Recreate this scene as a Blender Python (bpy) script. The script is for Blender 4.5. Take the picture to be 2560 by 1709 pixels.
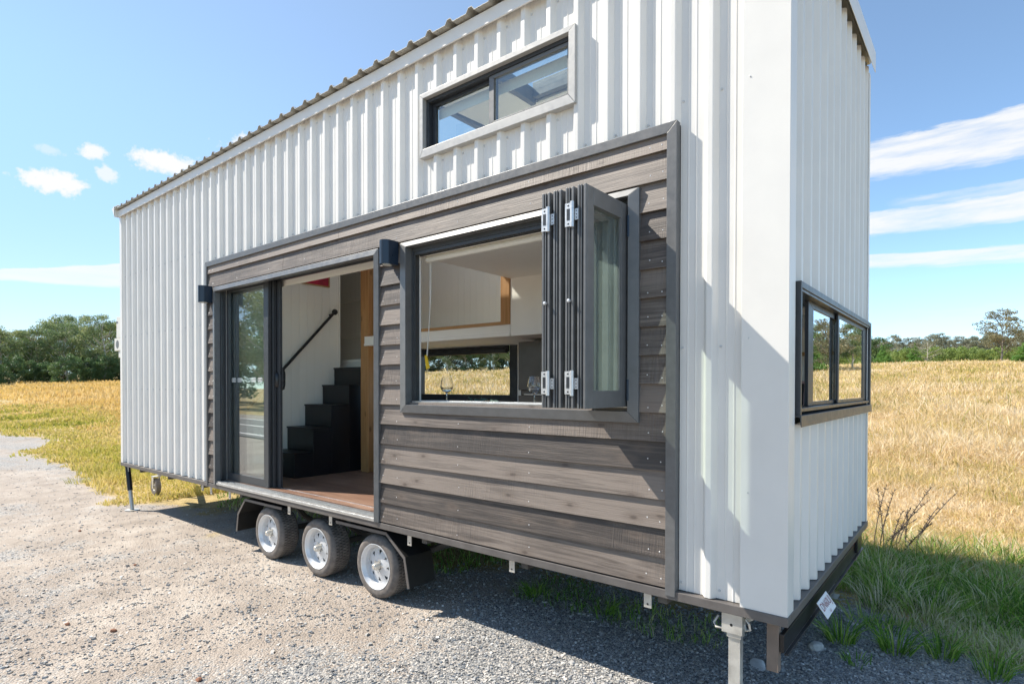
import bpy, bmesh, math, random
import numpy as np
from mathutils import Vector, Matrix, Quaternion

for o in list(bpy.data.objects):
    bpy.data.objects.remove(o)
sc = bpy.context.scene
col = sc.collection
rad = math.radians

# ------------------------------------------------------------------ camera
cam_d = bpy.data.cameras.new("camera")
cam = bpy.data.objects.new("camera", cam_d)
col.objects.link(cam)
CAM = Vector((0.6431, -2.7367, 1.6340))
cr = Vector((0.7788407, 0.6272204, 0.0013100))
cu = Vector((-0.0080335, 0.0078870, 0.9999366))
cf = Vector((-0.6271704, 0.7788019, -0.0111815))
m = Matrix.Identity(4)
for i in range(3):
    m[i][0], m[i][1], m[i][2], m[i][3] = cr[i], cu[i], -cf[i], CAM[i]
cam.matrix_world = m
cam_d.sensor_width = 36.0
cam_d.lens = 36.0 * 1440.404 / 2560
cam_d.shift_y = 128.85 / 2560
cam_d.clip_start = 0.05
cam_d.clip_end = 3000
sc.camera = cam

# ------------------------------------------------------------------ light, exposure
SUN = Vector((-0.93, -0.37, 1.0)).normalized()
EXPOSURE = 1.18
sc.view_settings.view_transform = 'Standard'
sc.view_settings.look = 'None'
sc.view_settings.exposure = EXPOSURE
sc.view_settings.gamma = 1.0
sun_d = bpy.data.lights.new("sun", 'SUN')
sun_d.energy = 3.7
sun_d.angle = rad(0.5)
sun_d.color = (1.0, 0.93, 0.82)
sun = bpy.data.objects.new("sun", sun_d)
col.objects.link(sun)
sun.rotation_euler = SUN.to_track_quat('Z', 'Y').to_euler()
sun.location = (-10, -6, 14)

cy = sc.cycles
cy.use_denoising = True
cy.max_bounces = 12
cy.diffuse_bounces = 9
cy.glossy_bounces = 5
cy.transmission_bounces = 8
cy.transparent_max_bounces = 16
cy.sample_clamp_indirect = 6
cy.caustics_reflective = False
cy.caustics_refractive = False


# ------------------------------------------------------------------ node helpers
class NT:
    def __init__(self, tree):
        self.t = tree
        self.n = tree.nodes
        self.l = tree.links

    def add(self, typ, **kw):
        n = self.n.new(typ)
        for k, v in kw.items():
            setattr(n, k, v)
        return n

    def link(self, a, b):
        self.l.new(a, b)

    def setin(self, node, key, v):
        if v is None:
            return
        s = node.inputs[key]
        if isinstance(v, (int, float)):
            s.default_value = v
        elif isinstance(v, (tuple, list)):
            s.default_value = tuple(v) + ((1.0,) if len(v) == 3 and s.type == 'RGBA' else ())
        else:
            self.l.new(v, s)

    def math(self, op, a, b=None, c=None, clamp=False):
        n = self.add('ShaderNodeMath', operation=op, use_clamp=clamp)
        for i, v in enumerate((a, b, c)):
            if v is not None:
                self.setin(n, i, v)
        return n.outputs[0]

    def mix(self, f, a, b, blend='MIX'):
        n = self.add('ShaderNodeMix', data_type='RGBA', blend_type=blend)
        self.setin(n, 0, f)
        self.setin(n, 6, a)
        self.setin(n, 7, b)
        return n.outputs[2]

    def noise(self, vec, scale, detail=4, rough=0.55, out='Fac', dist=0.0):
        n = self.add('ShaderNodeTexNoise')
        n.inputs['Scale'].default_value = scale
        n.inputs['Detail'].default_value = detail
        n.inputs['Roughness'].default_value = rough
        n.inputs['Distortion'].default_value = dist
        if vec is not None:
            self.link(vec, n.inputs['Vector'])
        return n.outputs[out]

    def ramp(self, f, stops, interp='LINEAR'):
        n = self.add('ShaderNodeValToRGB')
        cr_ = n.color_ramp
        cr_.interpolation = interp
        while len(cr_.elements) < len(stops):
            cr_.elements.new(0.5)
        for e, (p, c) in zip(cr_.elements, stops):
            e.position = p
            e.color = (c, c, c, 1) if isinstance(c, (int, float)) else (*c, 1)
        self.setin(n, 0, f)
        return n.outputs[0]

    def mapping(self, vec, scale=(1, 1, 1), loc=(0, 0, 0), rot=(0, 0, 0)):
        n = self.add('ShaderNodeMapping')
        n.inputs['Scale'].default_value = scale
        n.inputs['Location'].default_value = loc
        n.inputs['Rotation'].default_value = rot
        self.link(vec, n.inputs['Vector'])
        return n.outputs[0]

    def smooth(self, v, a, b):
        n = self.add('ShaderNodeMapRange', interpolation_type='SMOOTHSTEP')
        self.setin(n, 0, v)
        n.inputs[1].default_value = a
        n.inputs[2].default_value = b
        return n.outputs[0]


def new_mat(name):
    mt = bpy.data.materials.new(name)
    mt.use_nodes = True
    nt = NT(mt.node_tree)
    b = mt.node_tree.nodes['Principled BSDF']
    return mt, nt, b


def obj_coord(nt):
    return nt.add('ShaderNodeTexCoord').outputs['Object']


# ------------------------------------------------------------------ world: sky with clouds
world = bpy.data.worlds.new("World")
sc.world = world
world.use_nodes = True
wt = NT(world.node_tree)
bg = world.node_tree.nodes['Background']
sky = wt.add('ShaderNodeTexSky', sky_type='NISHITA', sun_disc=False)
sky.sun_elevation = rad(45)
sky.sun_rotation = rad(-111.7)
sky.air_density = 0.6
sky.dust_density = 0.0
sky.altitude = 600
sky.ozone_density = 0.4
gen = wt.add('ShaderNodeTexCoord').outputs['Generated']
sep = wt.add('ShaderNodeSeparateXYZ')
wt.link(gen, sep.inputs[0])
dx, dy, dz = sep.outputs
az = wt.math('MULTIPLY', wt.math('ARCTAN2', wt.math('MULTIPLY', dx, -1), dy), 57.29578)
el = wt.math('MULTIPLY', wt.math('ARCSINE', dz), 57.29578)
ae = wt.add('ShaderNodeCombineXYZ')
wt.link(az, ae.inputs[0])
wt.link(el, ae.inputs[1])
ae = ae.outputs[0]
puff = wt.noise(ae, 0.62, 7, 0.62)
fine = wt.noise(ae, 1.9, 6, 0.6)
streak = wt.noise(wt.mapping(ae, (0.16, 1.1, 1), rot=(0, 0, rad(-4))), 1.0, 7, 0.62)
streak2 = wt.noise(wt.mapping(ae, (0.4, 2.6, 1), rot=(0, 0, rad(-6))), 1.0, 6, 0.62)


def ell(a0, e0, ra, re):
    x = wt.math('DIVIDE', wt.math('SUBTRACT', az, a0), ra)
    y = wt.math('DIVIDE', wt.math('SUBTRACT', el, e0), re)
    r = wt.math('SQRT', wt.math('ADD', wt.math('MULTIPLY', x, x), wt.math('MULTIPLY', y, y)))
    return wt.math('SUBTRACT', 1.0, r)


masks = []
for (a0, e0, ra, re, gain) in [(77.1, 15.5, 2.6, 1.25, 1.0), (74.9, 18.15, 1.4, 0.7, 0.95), (73.9, 16.8, 1.0, 0.85, 0.8),
                               (69.6, 18.3, 3.2, 1.15, 1.0), (77.7, 17.6, 1.3, 0.55, 0.5), (62.0, 20.5, 4.0, 1.4, 0.9),
                               (100, 21, 6, 2, .9), (118, 15, 8, 2, .9), (-30, 22, 7, 2, .9), (-60, 16, 9, 2, .9), (150, 18, 9, 2.5, .9),
                               (200, 20, 9, 2.5, .9)]:
    e_ = ell(a0, e0, ra, re)
    v = wt.math('ADD', wt.math('MULTIPLY', e_, 0.9), wt.math('SUBTRACT', wt.math('MULTIPLY', puff, 1.5), 0.72))
    v = wt.math('ADD', v, wt.math('MULTIPLY', wt.math('SUBTRACT', fine, 0.5), 0.9))
    masks.append(wt.math('MULTIPLY', wt.smooth(v, 0.0, 0.60), gain))


def band(a0, a1, e_lo0, e_hi0, e_lo1, e_hi1, soft, gain, nz=1.0, fade=4.0):
    """cloud streak between two elevations that change linearly from azimuth a0 to a1"""
    t = wt.math('DIVIDE', wt.math('SUBTRACT', az, a0), a1 - a0)
    lo = wt.math('ADD', wt.math('MULTIPLY', t, e_lo1 - e_lo0), e_lo0)
    hi = wt.math('ADD', wt.math('MULTIPLY', t, e_hi1 - e_hi0), e_hi0)
    wob = wt.math('MULTIPLY', wt.math('SUBTRACT', streak2, 0.5), soft * 2.2)
    e2 = wt.math('ADD', el, wob)
    a_ = wt.smooth(wt.math('SUBTRACT', e2, lo), -soft, soft)
    b_ = wt.smooth(wt.math('SUBTRACT', hi, e2), -soft * 0.45, soft * 0.45)
    tex = wt.math('ADD', wt.math('MULTIPLY', wt.math('SUBTRACT', streak, 0.5), 1.9 * nz), 0.86, clamp=True)
    d0, d1 = min(a0, a1), max(a0, a1)
    edge = wt.math('MULTIPLY', wt.smooth(az, d0 - fade, d0), wt.math('SUBTRACT', 1.0, wt.smooth(az, d1, d1 + fade)))
    return wt.math('MULTIPLY', wt.math('MULTIPLY', wt.math('MULTIPLY', a_, b_), tex), wt.math('MULTIPLY', edge, gain))


masks += [band(9, -24, 17.3, 19.75, 15.5, 20.6, 0.55, 0.93),
          band(9, -24, 12.7, 14.45, 11.7, 14.0, 0.32, 0.92),
          band(9, -24, 10.05, 11.15, 8.2, 9.4, 0.22, 0.85),
          band(3, -24, 14.3, 15.2, 13.8, 15.0, 0.4, 0.5, 1.6),
          band(1.5, -24, 9.45, 9.75, 7.9, 8.3, 0.15, 0.5),
          band(84, 68, 7.7, 8.0, 8.2, 10.9, 0.22, 0.97, 0.3, 6),
          band(9, -24, 4.0, 6.5, 4.0, 6.5, 0.9, 0.28, 1.6),
          band(90, 40, 3.5, 6.5, 3.5, 6.5, 1.2, 0.25, 1.2)]
tot = masks[0]
for k in masks[1:]:
    tot = wt.math('MAXIMUM', tot, k)
veil = wt.math('ADD', wt.math('MULTIPLY', wt.math('SUBTRACT', 1.0, wt.smooth(el, -1, 15)), 0.22), wt.math('ADD', wt.math('MULTIPLY', wt.smooth(az, 0, 65), 0.11), 0.07))
tot = wt.math('MAXIMUM', tot, veil)
skyc = wt.mix(1.0, sky.outputs[0], (0.84, 1.01, 0.99), 'MULTIPLY')
dim = wt.math('MULTIPLY', wt.math('SUBTRACT', 1.0, wt.smooth(el, 3, 26)), wt.smooth(az, 35, 85))
dim = wt.math('SUBTRACT', 1.0, wt.math('MULTIPLY', dim, 0.42))
skyc = wt.mix(1.0, skyc, dim, 'MULTIPLY')
wcol = wt.mix(tot, skyc, (3.1, 3.12, 3.12))
wt.link(wcol, bg.inputs['Color'])
bg.inputs['Strength'].default_value = 0.142

# ------------------------------------------------------------------ materials
MAT = {}


def simple(name, colr, rough=0.5, metal=0.0, nscale=0, namp=0.0, bump=0.0, bscale=80, spec=None, coat=0):
    mt, nt, b = new_mat(name)
    c = obj_coord(nt)
    if nscale:
        f = nt.noise(c, nscale, 5, 0.6)
        lo = tuple(max(0, x * (1 - namp)) for x in colr)
        hi = tuple(min(1, x * (1 + namp)) for x in colr)
        nt.link(nt.ramp(f, [(0.3, lo), (0.7, hi)]), b.inputs['Base Color'])
        nt.link(nt.ramp(f, [(0.3, rough * 0.85), (0.7, min(1, rough * 1.15))]), b.inputs['Roughness'])
    else:
        b.inputs['Base Color'].default_value = (*colr, 1)
        b.inputs['Roughness'].default_value = rough
    b.inputs['Metallic'].default_value = metal
    if spec is not None:
        b.inputs['Specular IOR Level'].default_value = spec
    if coat:
        b.inputs['Coat Weight'].default_value = coat
    if bump:
        bn = nt.add('ShaderNodeBump')
        bn.inputs['Strength'].default_value = bump
        bn.inputs['Distance'].default_value = 0.002
        nt.link(nt.noise(c, bscale, 4), bn.inputs['Height'])
        nt.link(bn.outputs[0], b.inputs['Normal'])
    MAT[name] = mt
    return mt


simple('trim_pale', (0.43, 0.425, 0.41), 0.42, metal=0.1, nscale=30, namp=0.06)
simple('white_steel', (0.755, 0.735, 0.695), 0.36, nscale=3.0, namp=0.035, bump=0.05, bscale=6)
simple('dark_steel', (0.15, 0.15, 0.15), 0.42, metal=0.2, nscale=30, namp=0.10, bump=0.05, bscale=300)
simple('frame_dark', (0.062, 0.066, 0.071), 0.38, metal=0.15, nscale=18, namp=0.10)
simple('black_frame', (0.035, 0.040, 0.047), 0.36, nscale=15, namp=0.12)
simple('grey_frame', (0.155, 0.158, 0.16), 0.40, metal=0.2, nscale=18, namp=0.10)
simple('brown_post', (0.19, 0.145, 0.115), 0.6, nscale=8, namp=0.2, bump=0.15, bscale=120)
simple('brown_rail', (0.125, 0.112, 0.104), 0.5, nscale=8, namp=0.2, bump=0.15, bscale=120)
simple('aluminium', (0.62, 0.63, 0.63), 0.32, metal=0.85, nscale=25, namp=0.08)
simple('silver_hinge', (0.66, 0.67, 0.68), 0.38, metal=0.55, nscale=60, namp=0.08)
simple('zinc', (0.60, 0.575, 0.52), 0.45, metal=0.55, nscale=14, namp=0.16, bump=0.1, bscale=90)
simple('rubber', (0.165, 0.145, 0.13), 0.85, nscale=22, namp=0.35, bump=0.5, bscale=140)
simple('rim_white', (0.70, 0.71, 0.72), 0.32, metal=0.15, nscale=12, namp=0.04)
_b = MAT['rim_white'].node_tree
_n = NT(_b)
_d = _n.smooth(_n.noise(obj_coord(_n), 22, 6, 0.7), 0.48, 0.78)
_p = _b.nodes['Principled BSDF']
_src = _p.inputs['Base Color'].links[0].from_socket
_n.link(_n.mix(_n.math('MULTIPLY', _d, 0.55), _src, (0.46, 0.40, 0.33)), _p.inputs['Base Color'])
simple('black_satin', (0.010, 0.010, 0.012), 0.38, nscale=5, namp=0.2)
simple('black_mud', (0.005, 0.005, 0.005), 0.65, nscale=12, namp=0.4, bump=0.1)
simple('black_plastic', (0.015, 0.016, 0.018), 0.3, nscale=20, namp=0.2)
simple('lamp_navy', (0.020, 0.034, 0.056), 0.32, metal=0.1, nscale=10, namp=0.1)
simple('lamp_lens', (0.55, 0.55, 0.52), 0.2, nscale=20, namp=0.05)
simple('blind_white', (0.80, 0.78, 0.72), 0.75, nscale=60, namp=0.03)
simple('interior_white', (0.89, 0.865, 0.81), 0.55, nscale=4, namp=0.02)
simple('underside', (0.10, 0.09, 0.08), 0.8, nscale=6, namp=0.3)
simple('fridge_steel', (0.13, 0.125, 0.12), 0.35, metal=0.6, nscale=9, namp=0.1)
simple('bench_dark', (0.02, 0.02, 0.022), 0.4, nscale=8, namp=0.2)
simple('bench_top', (0.72, 0.71, 0.69), 0.35, nscale=14, namp=0.05)
simple('cream_cord', (0.78, 0.75, 0.68), 0.8, nscale=60, namp=0.05)
simple('yellow_tag', (0.85, 0.55, 0.03), 0.6, nscale=30, namp=0.1)
simple('green_cloth', (0.075, 0.125, 0.095), 0.9, nscale=90, namp=0.35, bump=0.6, bscale=160)
simple('navy_cloth', (0.10, 0.13, 0.2), 0.9, nscale=90, namp=0.3, bump=0.5, bscale=160)
simple('crimson', (0.42, 0.012, 0.045), 0.6, nscale=9, namp=0.45, bump=0.2, bscale=60)
simple('orange_lens', (0.85, 0.27, 0.01), 0.2, nscale=30, namp=0.2)
simple('red_lens', (0.5, 0.02, 0.03), 0.2, nscale=30, namp=0.2)
simple('plate_white', (0.80, 0.80, 0.80), 0.4, nscale=20, namp=0.03)
simple('plate_ink', (0.30, 0.06, 0.08), 0.5, nscale=40, namp=0.1)
simple('brass', (0.6, 0.40, 0.14), 0.35, metal=0.8, nscale=20, namp=0.1)
simple('shade_white', (0.72, 0.76, 0.72), 0.5, nscale=30, namp=0.04)
simple('pink_case', (0.60, 0.40, 0.38), 0.35, nscale=20, namp=0.06)
simple('box_cream', (0.68, 0.66, 0.60), 0.45, nscale=14, namp=0.05)
simple('sticker', (0.80, 0.83, 0.82), 0.6, nscale=90, namp=0.03)
simple('nail', (0.72, 0.72, 0.72), 0.35, metal=0.3, nscale=90, namp=0.05)
simple('screw_white', (0.55, 0.56, 0.56), 0.4, nscale=90, namp=0.05)
simple('asphalt', (0.16, 0.155, 0.15), 0.9, nscale=3, namp=0.2, bump=0.3, bscale=60)
simple('road_paint', (0.75, 0.75, 0.72), 0.7, nscale=20, namp=0.1)
simple('sheet_back', (0.36, 0.34, 0.29), 0.5, nscale=8, namp=0.1)
simple('bark', (0.20, 0.175, 0.15), 0.9, nscale=4, namp=0.45, bump=0.6, bscale=12)
simple('bark_pale', (0.58, 0.54, 0.48), 0.85, nscale=3, namp=0.4, bump=0.4, bscale=9)
simple('dark_grain', (0.13, 0.10, 0.08), 0.8, nscale=30, namp=0.3)


def groove_mat(name, axis, pitch, colr, rough=0.5):
    """V-groove lining boards: narrow grooves every pitch metres along one axis"""
    mt, nt, b = new_mat(name)
    c = obj_coord(nt)
    s = nt.add('ShaderNodeSeparateXYZ')
    nt.link(c, s.inputs[0])
    f = nt.math('FRACT', nt.math('DIVIDE', s.outputs['XYZ'.index(axis)], pitch))
    d = nt.math('ABSOLUTE', nt.math('SUBTRACT', f, 0.5))
    h = nt.smooth(d, 0.0, 0.05)
    n = nt.noise(c, 3, 4)
    base = nt.ramp(n, [(0.3, tuple(x * 0.98 for x in colr)), (0.7, colr)])
    nt.link(base, b.inputs['Base Color'])
    b.inputs['Roughness'].default_value = rough
    bn = nt.add('ShaderNodeBump')
    bn.inputs['Strength'].default_value = 0.7
    bn.inputs['Distance'].default_value = 0.004
    nt.link(h, bn.inputs['Height'])
    nt.link(bn.outputs[0], b.inputs['Normal'])
    MAT[name] = mt


groove_mat('lining_x', 'X', 0.10, (0.89, 0.865, 0.81))
groove_mat('lining_y', 'Y', 0.10, (0.89, 0.865, 0.81))


def wood_mat(name, axis, light, dark, scale=1.0, knots=True, rough=0.55):
    mt, nt, b = new_mat(name)
    c = obj_coord(nt)
    st = {'X': (0.6, 9, 9), 'Y': (9, 0.6, 9), 'Z': (9, 9, 0.6)}[axis]
    v = nt.mapping(c, tuple(x * scale for x in st))
    n1 = nt.noise(v, 2.2, 6, 0.6, dist=0.8)
    n2 = nt.noise(v, 9.0, 5, 0.65)
    f = nt.math('ADD', nt.math('MULTIPLY', n1, 0.65), nt.math('MULTIPLY', n2, 0.35))
    cc = nt.ramp(f, [(0.33, dark), (0.62, light)])
    if knots:
        kv = nt.mapping(c, tuple(3.2 if x < 1 else 6.5 for x in st))
        vo = nt.add('ShaderNodeTexVoronoi')
        vo.inputs['Scale'].default_value = 1.0
        nt.link(kv, vo.inputs['Vector'])
        k = nt.math('SUBTRACT', 1.0, nt.smooth(vo.outputs['Distance'], 0.05, 0.17))
        cc = nt.mix(nt.math('MULTIPLY', k, 0.7), cc, tuple(x * 0.35 for x in dark))
    nt.link(cc, b.inputs['Base Color'])
    b.inputs['Roughness'].default_value = rough
    bn = nt.add('ShaderNodeBump')
    bn.inputs['Strength'].default_value = 0.25
    bn.inputs['Distance'].default_value = 0.002
    nt.link(n2, bn.inputs['Height'])
    nt.link(bn.outputs[0], b.inputs['Normal'])
    MAT[name] = mt


wood_mat('post_wood', 'Z', (0.50, 0.27, 0.11), (0.34, 0.16, 0.055), 1.0)
wood_mat('strip_wood', 'X', (0.52, 0.30, 0.13), (0.36, 0.18, 0.07), 1.0, knots=False)


def floor_mat():
    mt, nt, b = new_mat('floor_boards')
    c = obj_coord(nt)
    br = nt.add('ShaderNodeTexBrick')
    br.offset = 0.37
    br.inputs['Scale'].default_value = 1.0
    br.inputs['Mortar Size'].default_value = 0.0012
    br.inputs['Brick Width'].default_value = 1.3
    br.inputs['Row Height'].default_value = 0.13
    br.inputs['Color1'].default_value = (0.30, 0.30, 0.30, 1)
    br.inputs['Color2'].default_value = (0.75, 0.75, 0.75, 1)
    br.inputs['Mortar'].default_value = (0.0, 0.0, 0.0, 1)
    nt.link(c, br.inputs['Vector'])
    n = nt.noise(nt.mapping(c, (1.2, 14, 1)), 2.0, 6, 0.62, dist=0.4)
    f = nt.math('ADD', nt.math('MULTIPLY', br.outputs['Color'], 0.35), nt.math('MULTIPLY', n, 0.65))
    nt.link(nt.ramp(f, [(0.25, (0.11, 0.058, 0.040)), (0.5, (0.25, 0.145, 0.10)), (0.75, (0.40, 0.26, 0.19))]), b.inputs['Base Color'])
    b.inputs['Roughness'].default_value = 0.38
    MAT['floor_boards'] = mt


floor_mat()


def cladding_mat():
    """rough sawn, grey stained softwood boards"""
    mt, nt, b = new_mat('stained_timber')
    c = obj_coord(nt)
    s = nt.add('ShaderNodeSeparateXYZ')
    nt.link(c, s.inputs[0])
    idx = nt.math('FLOOR', nt.math('DIVIDE', nt.math('SUBTRACT', s.outputs[2], 0.628), 0.1463))
    off = nt.math('MULTIPLY', idx, 7.31)
    cv = nt.add('ShaderNodeCombineXYZ')
    nt.link(nt.math('ADD', s.outputs[0], off), cv.inputs[0])
    nt.link(idx, cv.inputs[1])
    nt.link(s.outputs[2], cv.inputs[2])
    cv = cv.outputs[0]
    grain = nt.noise(nt.mapping(cv, (1.0, 1, 26)), 1.6, 7, 0.62, dist=1.1)
    grain2 = nt.noise(nt.mapping(cv, (3.0, 1, 120)), 1.6, 5, 0.6)
    patch = nt.noise(cv, 1.7, 4, 0.5)
    wn = nt.add('ShaderNodeTexWhiteNoise', noise_dimensions='1D')
    nt.link(idx, wn.inputs['W'])
    f = nt.math('ADD', nt.math('MULTIPLY', grain, 0.55), nt.math('MULTIPLY', grain2, 0.25))
    f = nt.math('ADD', f, nt.math('MULTIPLY', patch, 0.30))
    f = nt.math('ADD', f, nt.math('MULTIPLY', nt.math('SUBTRACT', wn.outputs[0], 0.5), 0.30))
    colr = nt.ramp(f, [(0.39, (0.032, 0.022, 0.017)), (0.50, (0.084, 0.063, 0.050)), (0.65, (0.20, 0.160, 0.131))])
    vo = nt.add('ShaderNodeTexVoronoi', voronoi_dimensions='2D')
    vo.inputs['Scale'].default_value = 1.0
    vo.inputs['Randomness'].default_value = 1.0
    kv = nt.add('ShaderNodeCombineXYZ')
    nt.link(nt.math('MULTIPLY', nt.math('ADD', s.outputs[0], off), 2.3), kv.inputs[0])
    nt.link(nt.math('MULTIPLY', s.outputs[2], 5.5), kv.inputs[1])
    nt.link(kv.outputs[0], vo.inputs['Vector'])
    wob = nt.math('ADD', vo.outputs['Distance'], nt.math('MULTIPLY', nt.math('SUBTRACT', grain2, 0.5), 0.10))
    knot = nt.math('SUBTRACT', 1.0, nt.smooth(wob, 0.02, 0.075))
    halo = nt.math('SUBTRACT', 1.0, nt.smooth(wob, 0.04, 0.22))
    colr = nt.mix(nt.math('MULTIPLY', halo, 0.5), colr, (0.12, 0.085, 0.062))
    colr = nt.mix(nt.math('MULTIPLY', knot, 0.8), colr, (0.055, 0.035, 0.025))
    # saw marks: fine upright lines, on patches
    saw = nt.noise(nt.mapping(cv, (120, 1, 2.0)), 1.0, 3, 0.6)
    sawmask = nt.smooth(nt.noise(cv, 0.9, 2), 0.40, 0.58)
    sawv = nt.math('MULTIPLY', nt.math('SUBTRACT', saw, 0.5), sawmask)
    colr = nt.mix(nt.math('MULTIPLY', sawv, 3.0, clamp=True), colr, (0.08, 0.062, 0.05))
    nt.link(colr, b.inputs['Base Color'])
    b.inputs['Roughness'].default_value = 0.6
    b.inputs['Specular IOR Level'].default_value = 0.9
    bn = nt.add('ShaderNodeBump')
    bn.inputs['Strength'].default_value = 0.6
    bn.inputs['Distance'].default_value = 0.004
    h = nt.math('ADD', nt.math('MULTIPLY', grain2, 0.7), nt.math('MULTIPLY', sawv, 2.2))
    nt.link(h, bn.inputs['Height'])
    nt.link(bn.outputs[0], b.inputs['Normal'])
    MAT['stained_timber'] = mt


cladding_mat()


def glass_mat(name, tint, refl=1.0, ior=1.5, dirt=0.0):
    """window pane: straight-through transparency plus mirror reflection"""
    mt, nt, b = new_mat(name)
    nt.n.remove(b)
    out = nt.n['Material Output']
    fr = nt.add('ShaderNodeFresnel')
    fr.inputs['IOR'].default_value = ior
    tr = nt.add('ShaderNodeBsdfTransparent')
    tr.inputs['Color'].default_value = (*tint, 1)
    gl = nt.add('ShaderNodeBsdfGlossy')
    gl.inputs['Roughness'].default_value = 0.0
    gl.inputs['Color'].default_value = (0.96, 0.98, 1.0, 1)
    geo = nt.add('ShaderNodeNewGeometry')
    fac = nt.math('MULTIPLY', fr.outputs[0], refl, clamp=True)
    fac = nt.math('MULTIPLY', fac, nt.math('SUBTRACT', 1.0, geo.outputs['Backfacing']))
    mx = nt.add('ShaderNodeMixShader')
    nt.link(fac, mx.inputs[0])
    nt.link(tr.outputs[0], mx.inputs[1])
    nt.link(gl.outputs[0], mx.inputs[2])
    last = mx.outputs[0]
    if dirt:
        d1 = nt.add('ShaderNodeBsdfDiffuse')
        d1.inputs['Color'].default_value = (0.62, 0.72, 0.68, 1)
        d2 = nt.add('ShaderNodeBsdfTranslucent')
        d2.inputs['Color'].default_value = (0.62, 0.72, 0.68, 1)
        df = nt.add('ShaderNodeMixShader')
        df.inputs[0].default_value = 0.6
        nt.link(d1.outputs[0], df.inputs[1])
        nt.link(d2.outputs[0], df.inputs[2])
        m2 = nt.add('ShaderNodeMixShader')
        n = nt.noise(obj_coord(nt), 3.0, 5)
        nt.link(nt.math('MULTIPLY', n, dirt), m2.inputs[0])
        nt.link(last, m2.inputs[1])
        nt.link(df.outputs[0], m2.inputs[2])
        last = m2.outputs[0]
    nt.link(last, out.inputs['Surface'])
    MAT[name] = mt


glass_mat('pane_glass', (0.93, 0.965, 0.95), 2.6, 1.52, 0.02)
glass_mat('dusty_glass', (0.955, 0.985, 0.97), 1.5, 1.52, 0.20)
glass_mat('sash_glass', (0.965, 0.985, 0.975), 1.2, 1.5, 0.015)
glass_mat('end_glass', (0.80, 0.83, 0.83), 2.3, 1.6, 0.0)
glass_mat('drink_glass', (0.93, 0.95, 0.95), 1.5, 1.5)


def attr_mat(name, stops, rough=0.9, trans=0.0, attr='tint', spec=0.3, noise_amp=0.0):
    mt, nt, b = new_mat(name)
    a = nt.add('ShaderNodeAttribute', attribute_name=attr)
    f = a.outputs['Fac']
    if noise_amp:
        f = nt.math('ADD', f, nt.math('MULTIPLY', nt.math('SUBTRACT', nt.noise(obj_coord(nt), 60, 3), 0.5), noise_amp))
    c = nt.ramp(f, stops)
    nt.link(c, b.inputs['Base Color'])
    b.inputs['Roughness'].default_value = rough
    b.inputs['Specular IOR Level'].default_value = spec
    if trans:
        tl = nt.add('ShaderNodeBsdfTranslucent')
        nt.link(c, tl.inputs['Color'])
        mx = nt.add('ShaderNodeMixShader')
        mx.inputs[0].default_value = trans
        nt.link(b.outputs[0], mx.inputs[1])
        nt.link(tl.outputs[0], mx.inputs[2])
        nt.link(mx.outputs[0], nt.n['Material Output'].inputs['Surface'])
    MAT[name] = mt


attr_mat('dry_grass', [(0.0, (0.24, 0.26, 0.05)), (0.20, (0.50, 0.43, 0.12)), (0.44, (0.68, 0.51, 0.23)), (0.75, (0.80, 0.63, 0.38)), (1.0, (0.86, 0.75, 0.55))], 0.7, 0.4)
attr_mat('golden_grass', [(0.0, (0.32, 0.27, 0.06)), (0.3, (0.60, 0.42, 0.12)), (0.6, (0.70, 0.49, 0.18)), (1.0, (0.78, 0.61, 0.32))], 0.7, 0.4)
attr_mat('green_grass', [(0.0, (0.07, 0.17, 0.025)), (0.3, (0.22, 0.40, 0.05)), (0.5, (0.38, 0.50, 0.11)), (0.7, (0.58, 0.55, 0.28)), (1.0, (0.76, 0.69, 0.50))], 0.6, 0.4)
attr_mat('lawn_grass', [(0.0, (0.20, 0.25, 0.035)), (0.35, (0.42, 0.40, 0.07)), (0.7, (0.60, 0.49, 0.15)), (1.0, (0.72, 0.57, 0.27))], 0.7, 0.35)
attr_mat('stone_mix', [(0.0, (0.19, 0.195, 0.20)), (0.3, (0.33, 0.33, 0.325)), (0.6, (0.45, 0.44, 0.42)), (0.85, (0.56, 0.51, 0.46)), (1.0, (0.70, 0.68, 0.64))], 0.85, 0, noise_amp=0.25)


def leaf_mat(name, stops, trans=0.3):
    mt, nt, b = new_mat(name)
    a = nt.add('ShaderNodeAttribute', attribute_name='tint')
    oi = nt.add('ShaderNodeObjectInfo')
    f = nt.math('ADD', nt.math('MULTIPLY', a.outputs['Fac'], 0.72), nt.math('MULTIPLY', oi.outputs['Random'], 0.28))
    c = nt.ramp(f, stops)
    nt.link(c, b.inputs['Base Color'])
    b.inputs['Roughness'].default_value = 0.55
    tl = nt.add('ShaderNodeBsdfTranslucent')
    nt.link(c, tl.inputs['Color'])
    mx = nt.add('ShaderNodeMixShader')
    mx.inputs[0].default_value = trans
    nt.link(b.outputs[0], mx.inputs[1])
    nt.link(tl.outputs[0], mx.inputs[2])
    nt.link(mx.outputs[0], nt.n['Material Output'].inputs['Surface'])
    MAT[name] = mt


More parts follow.
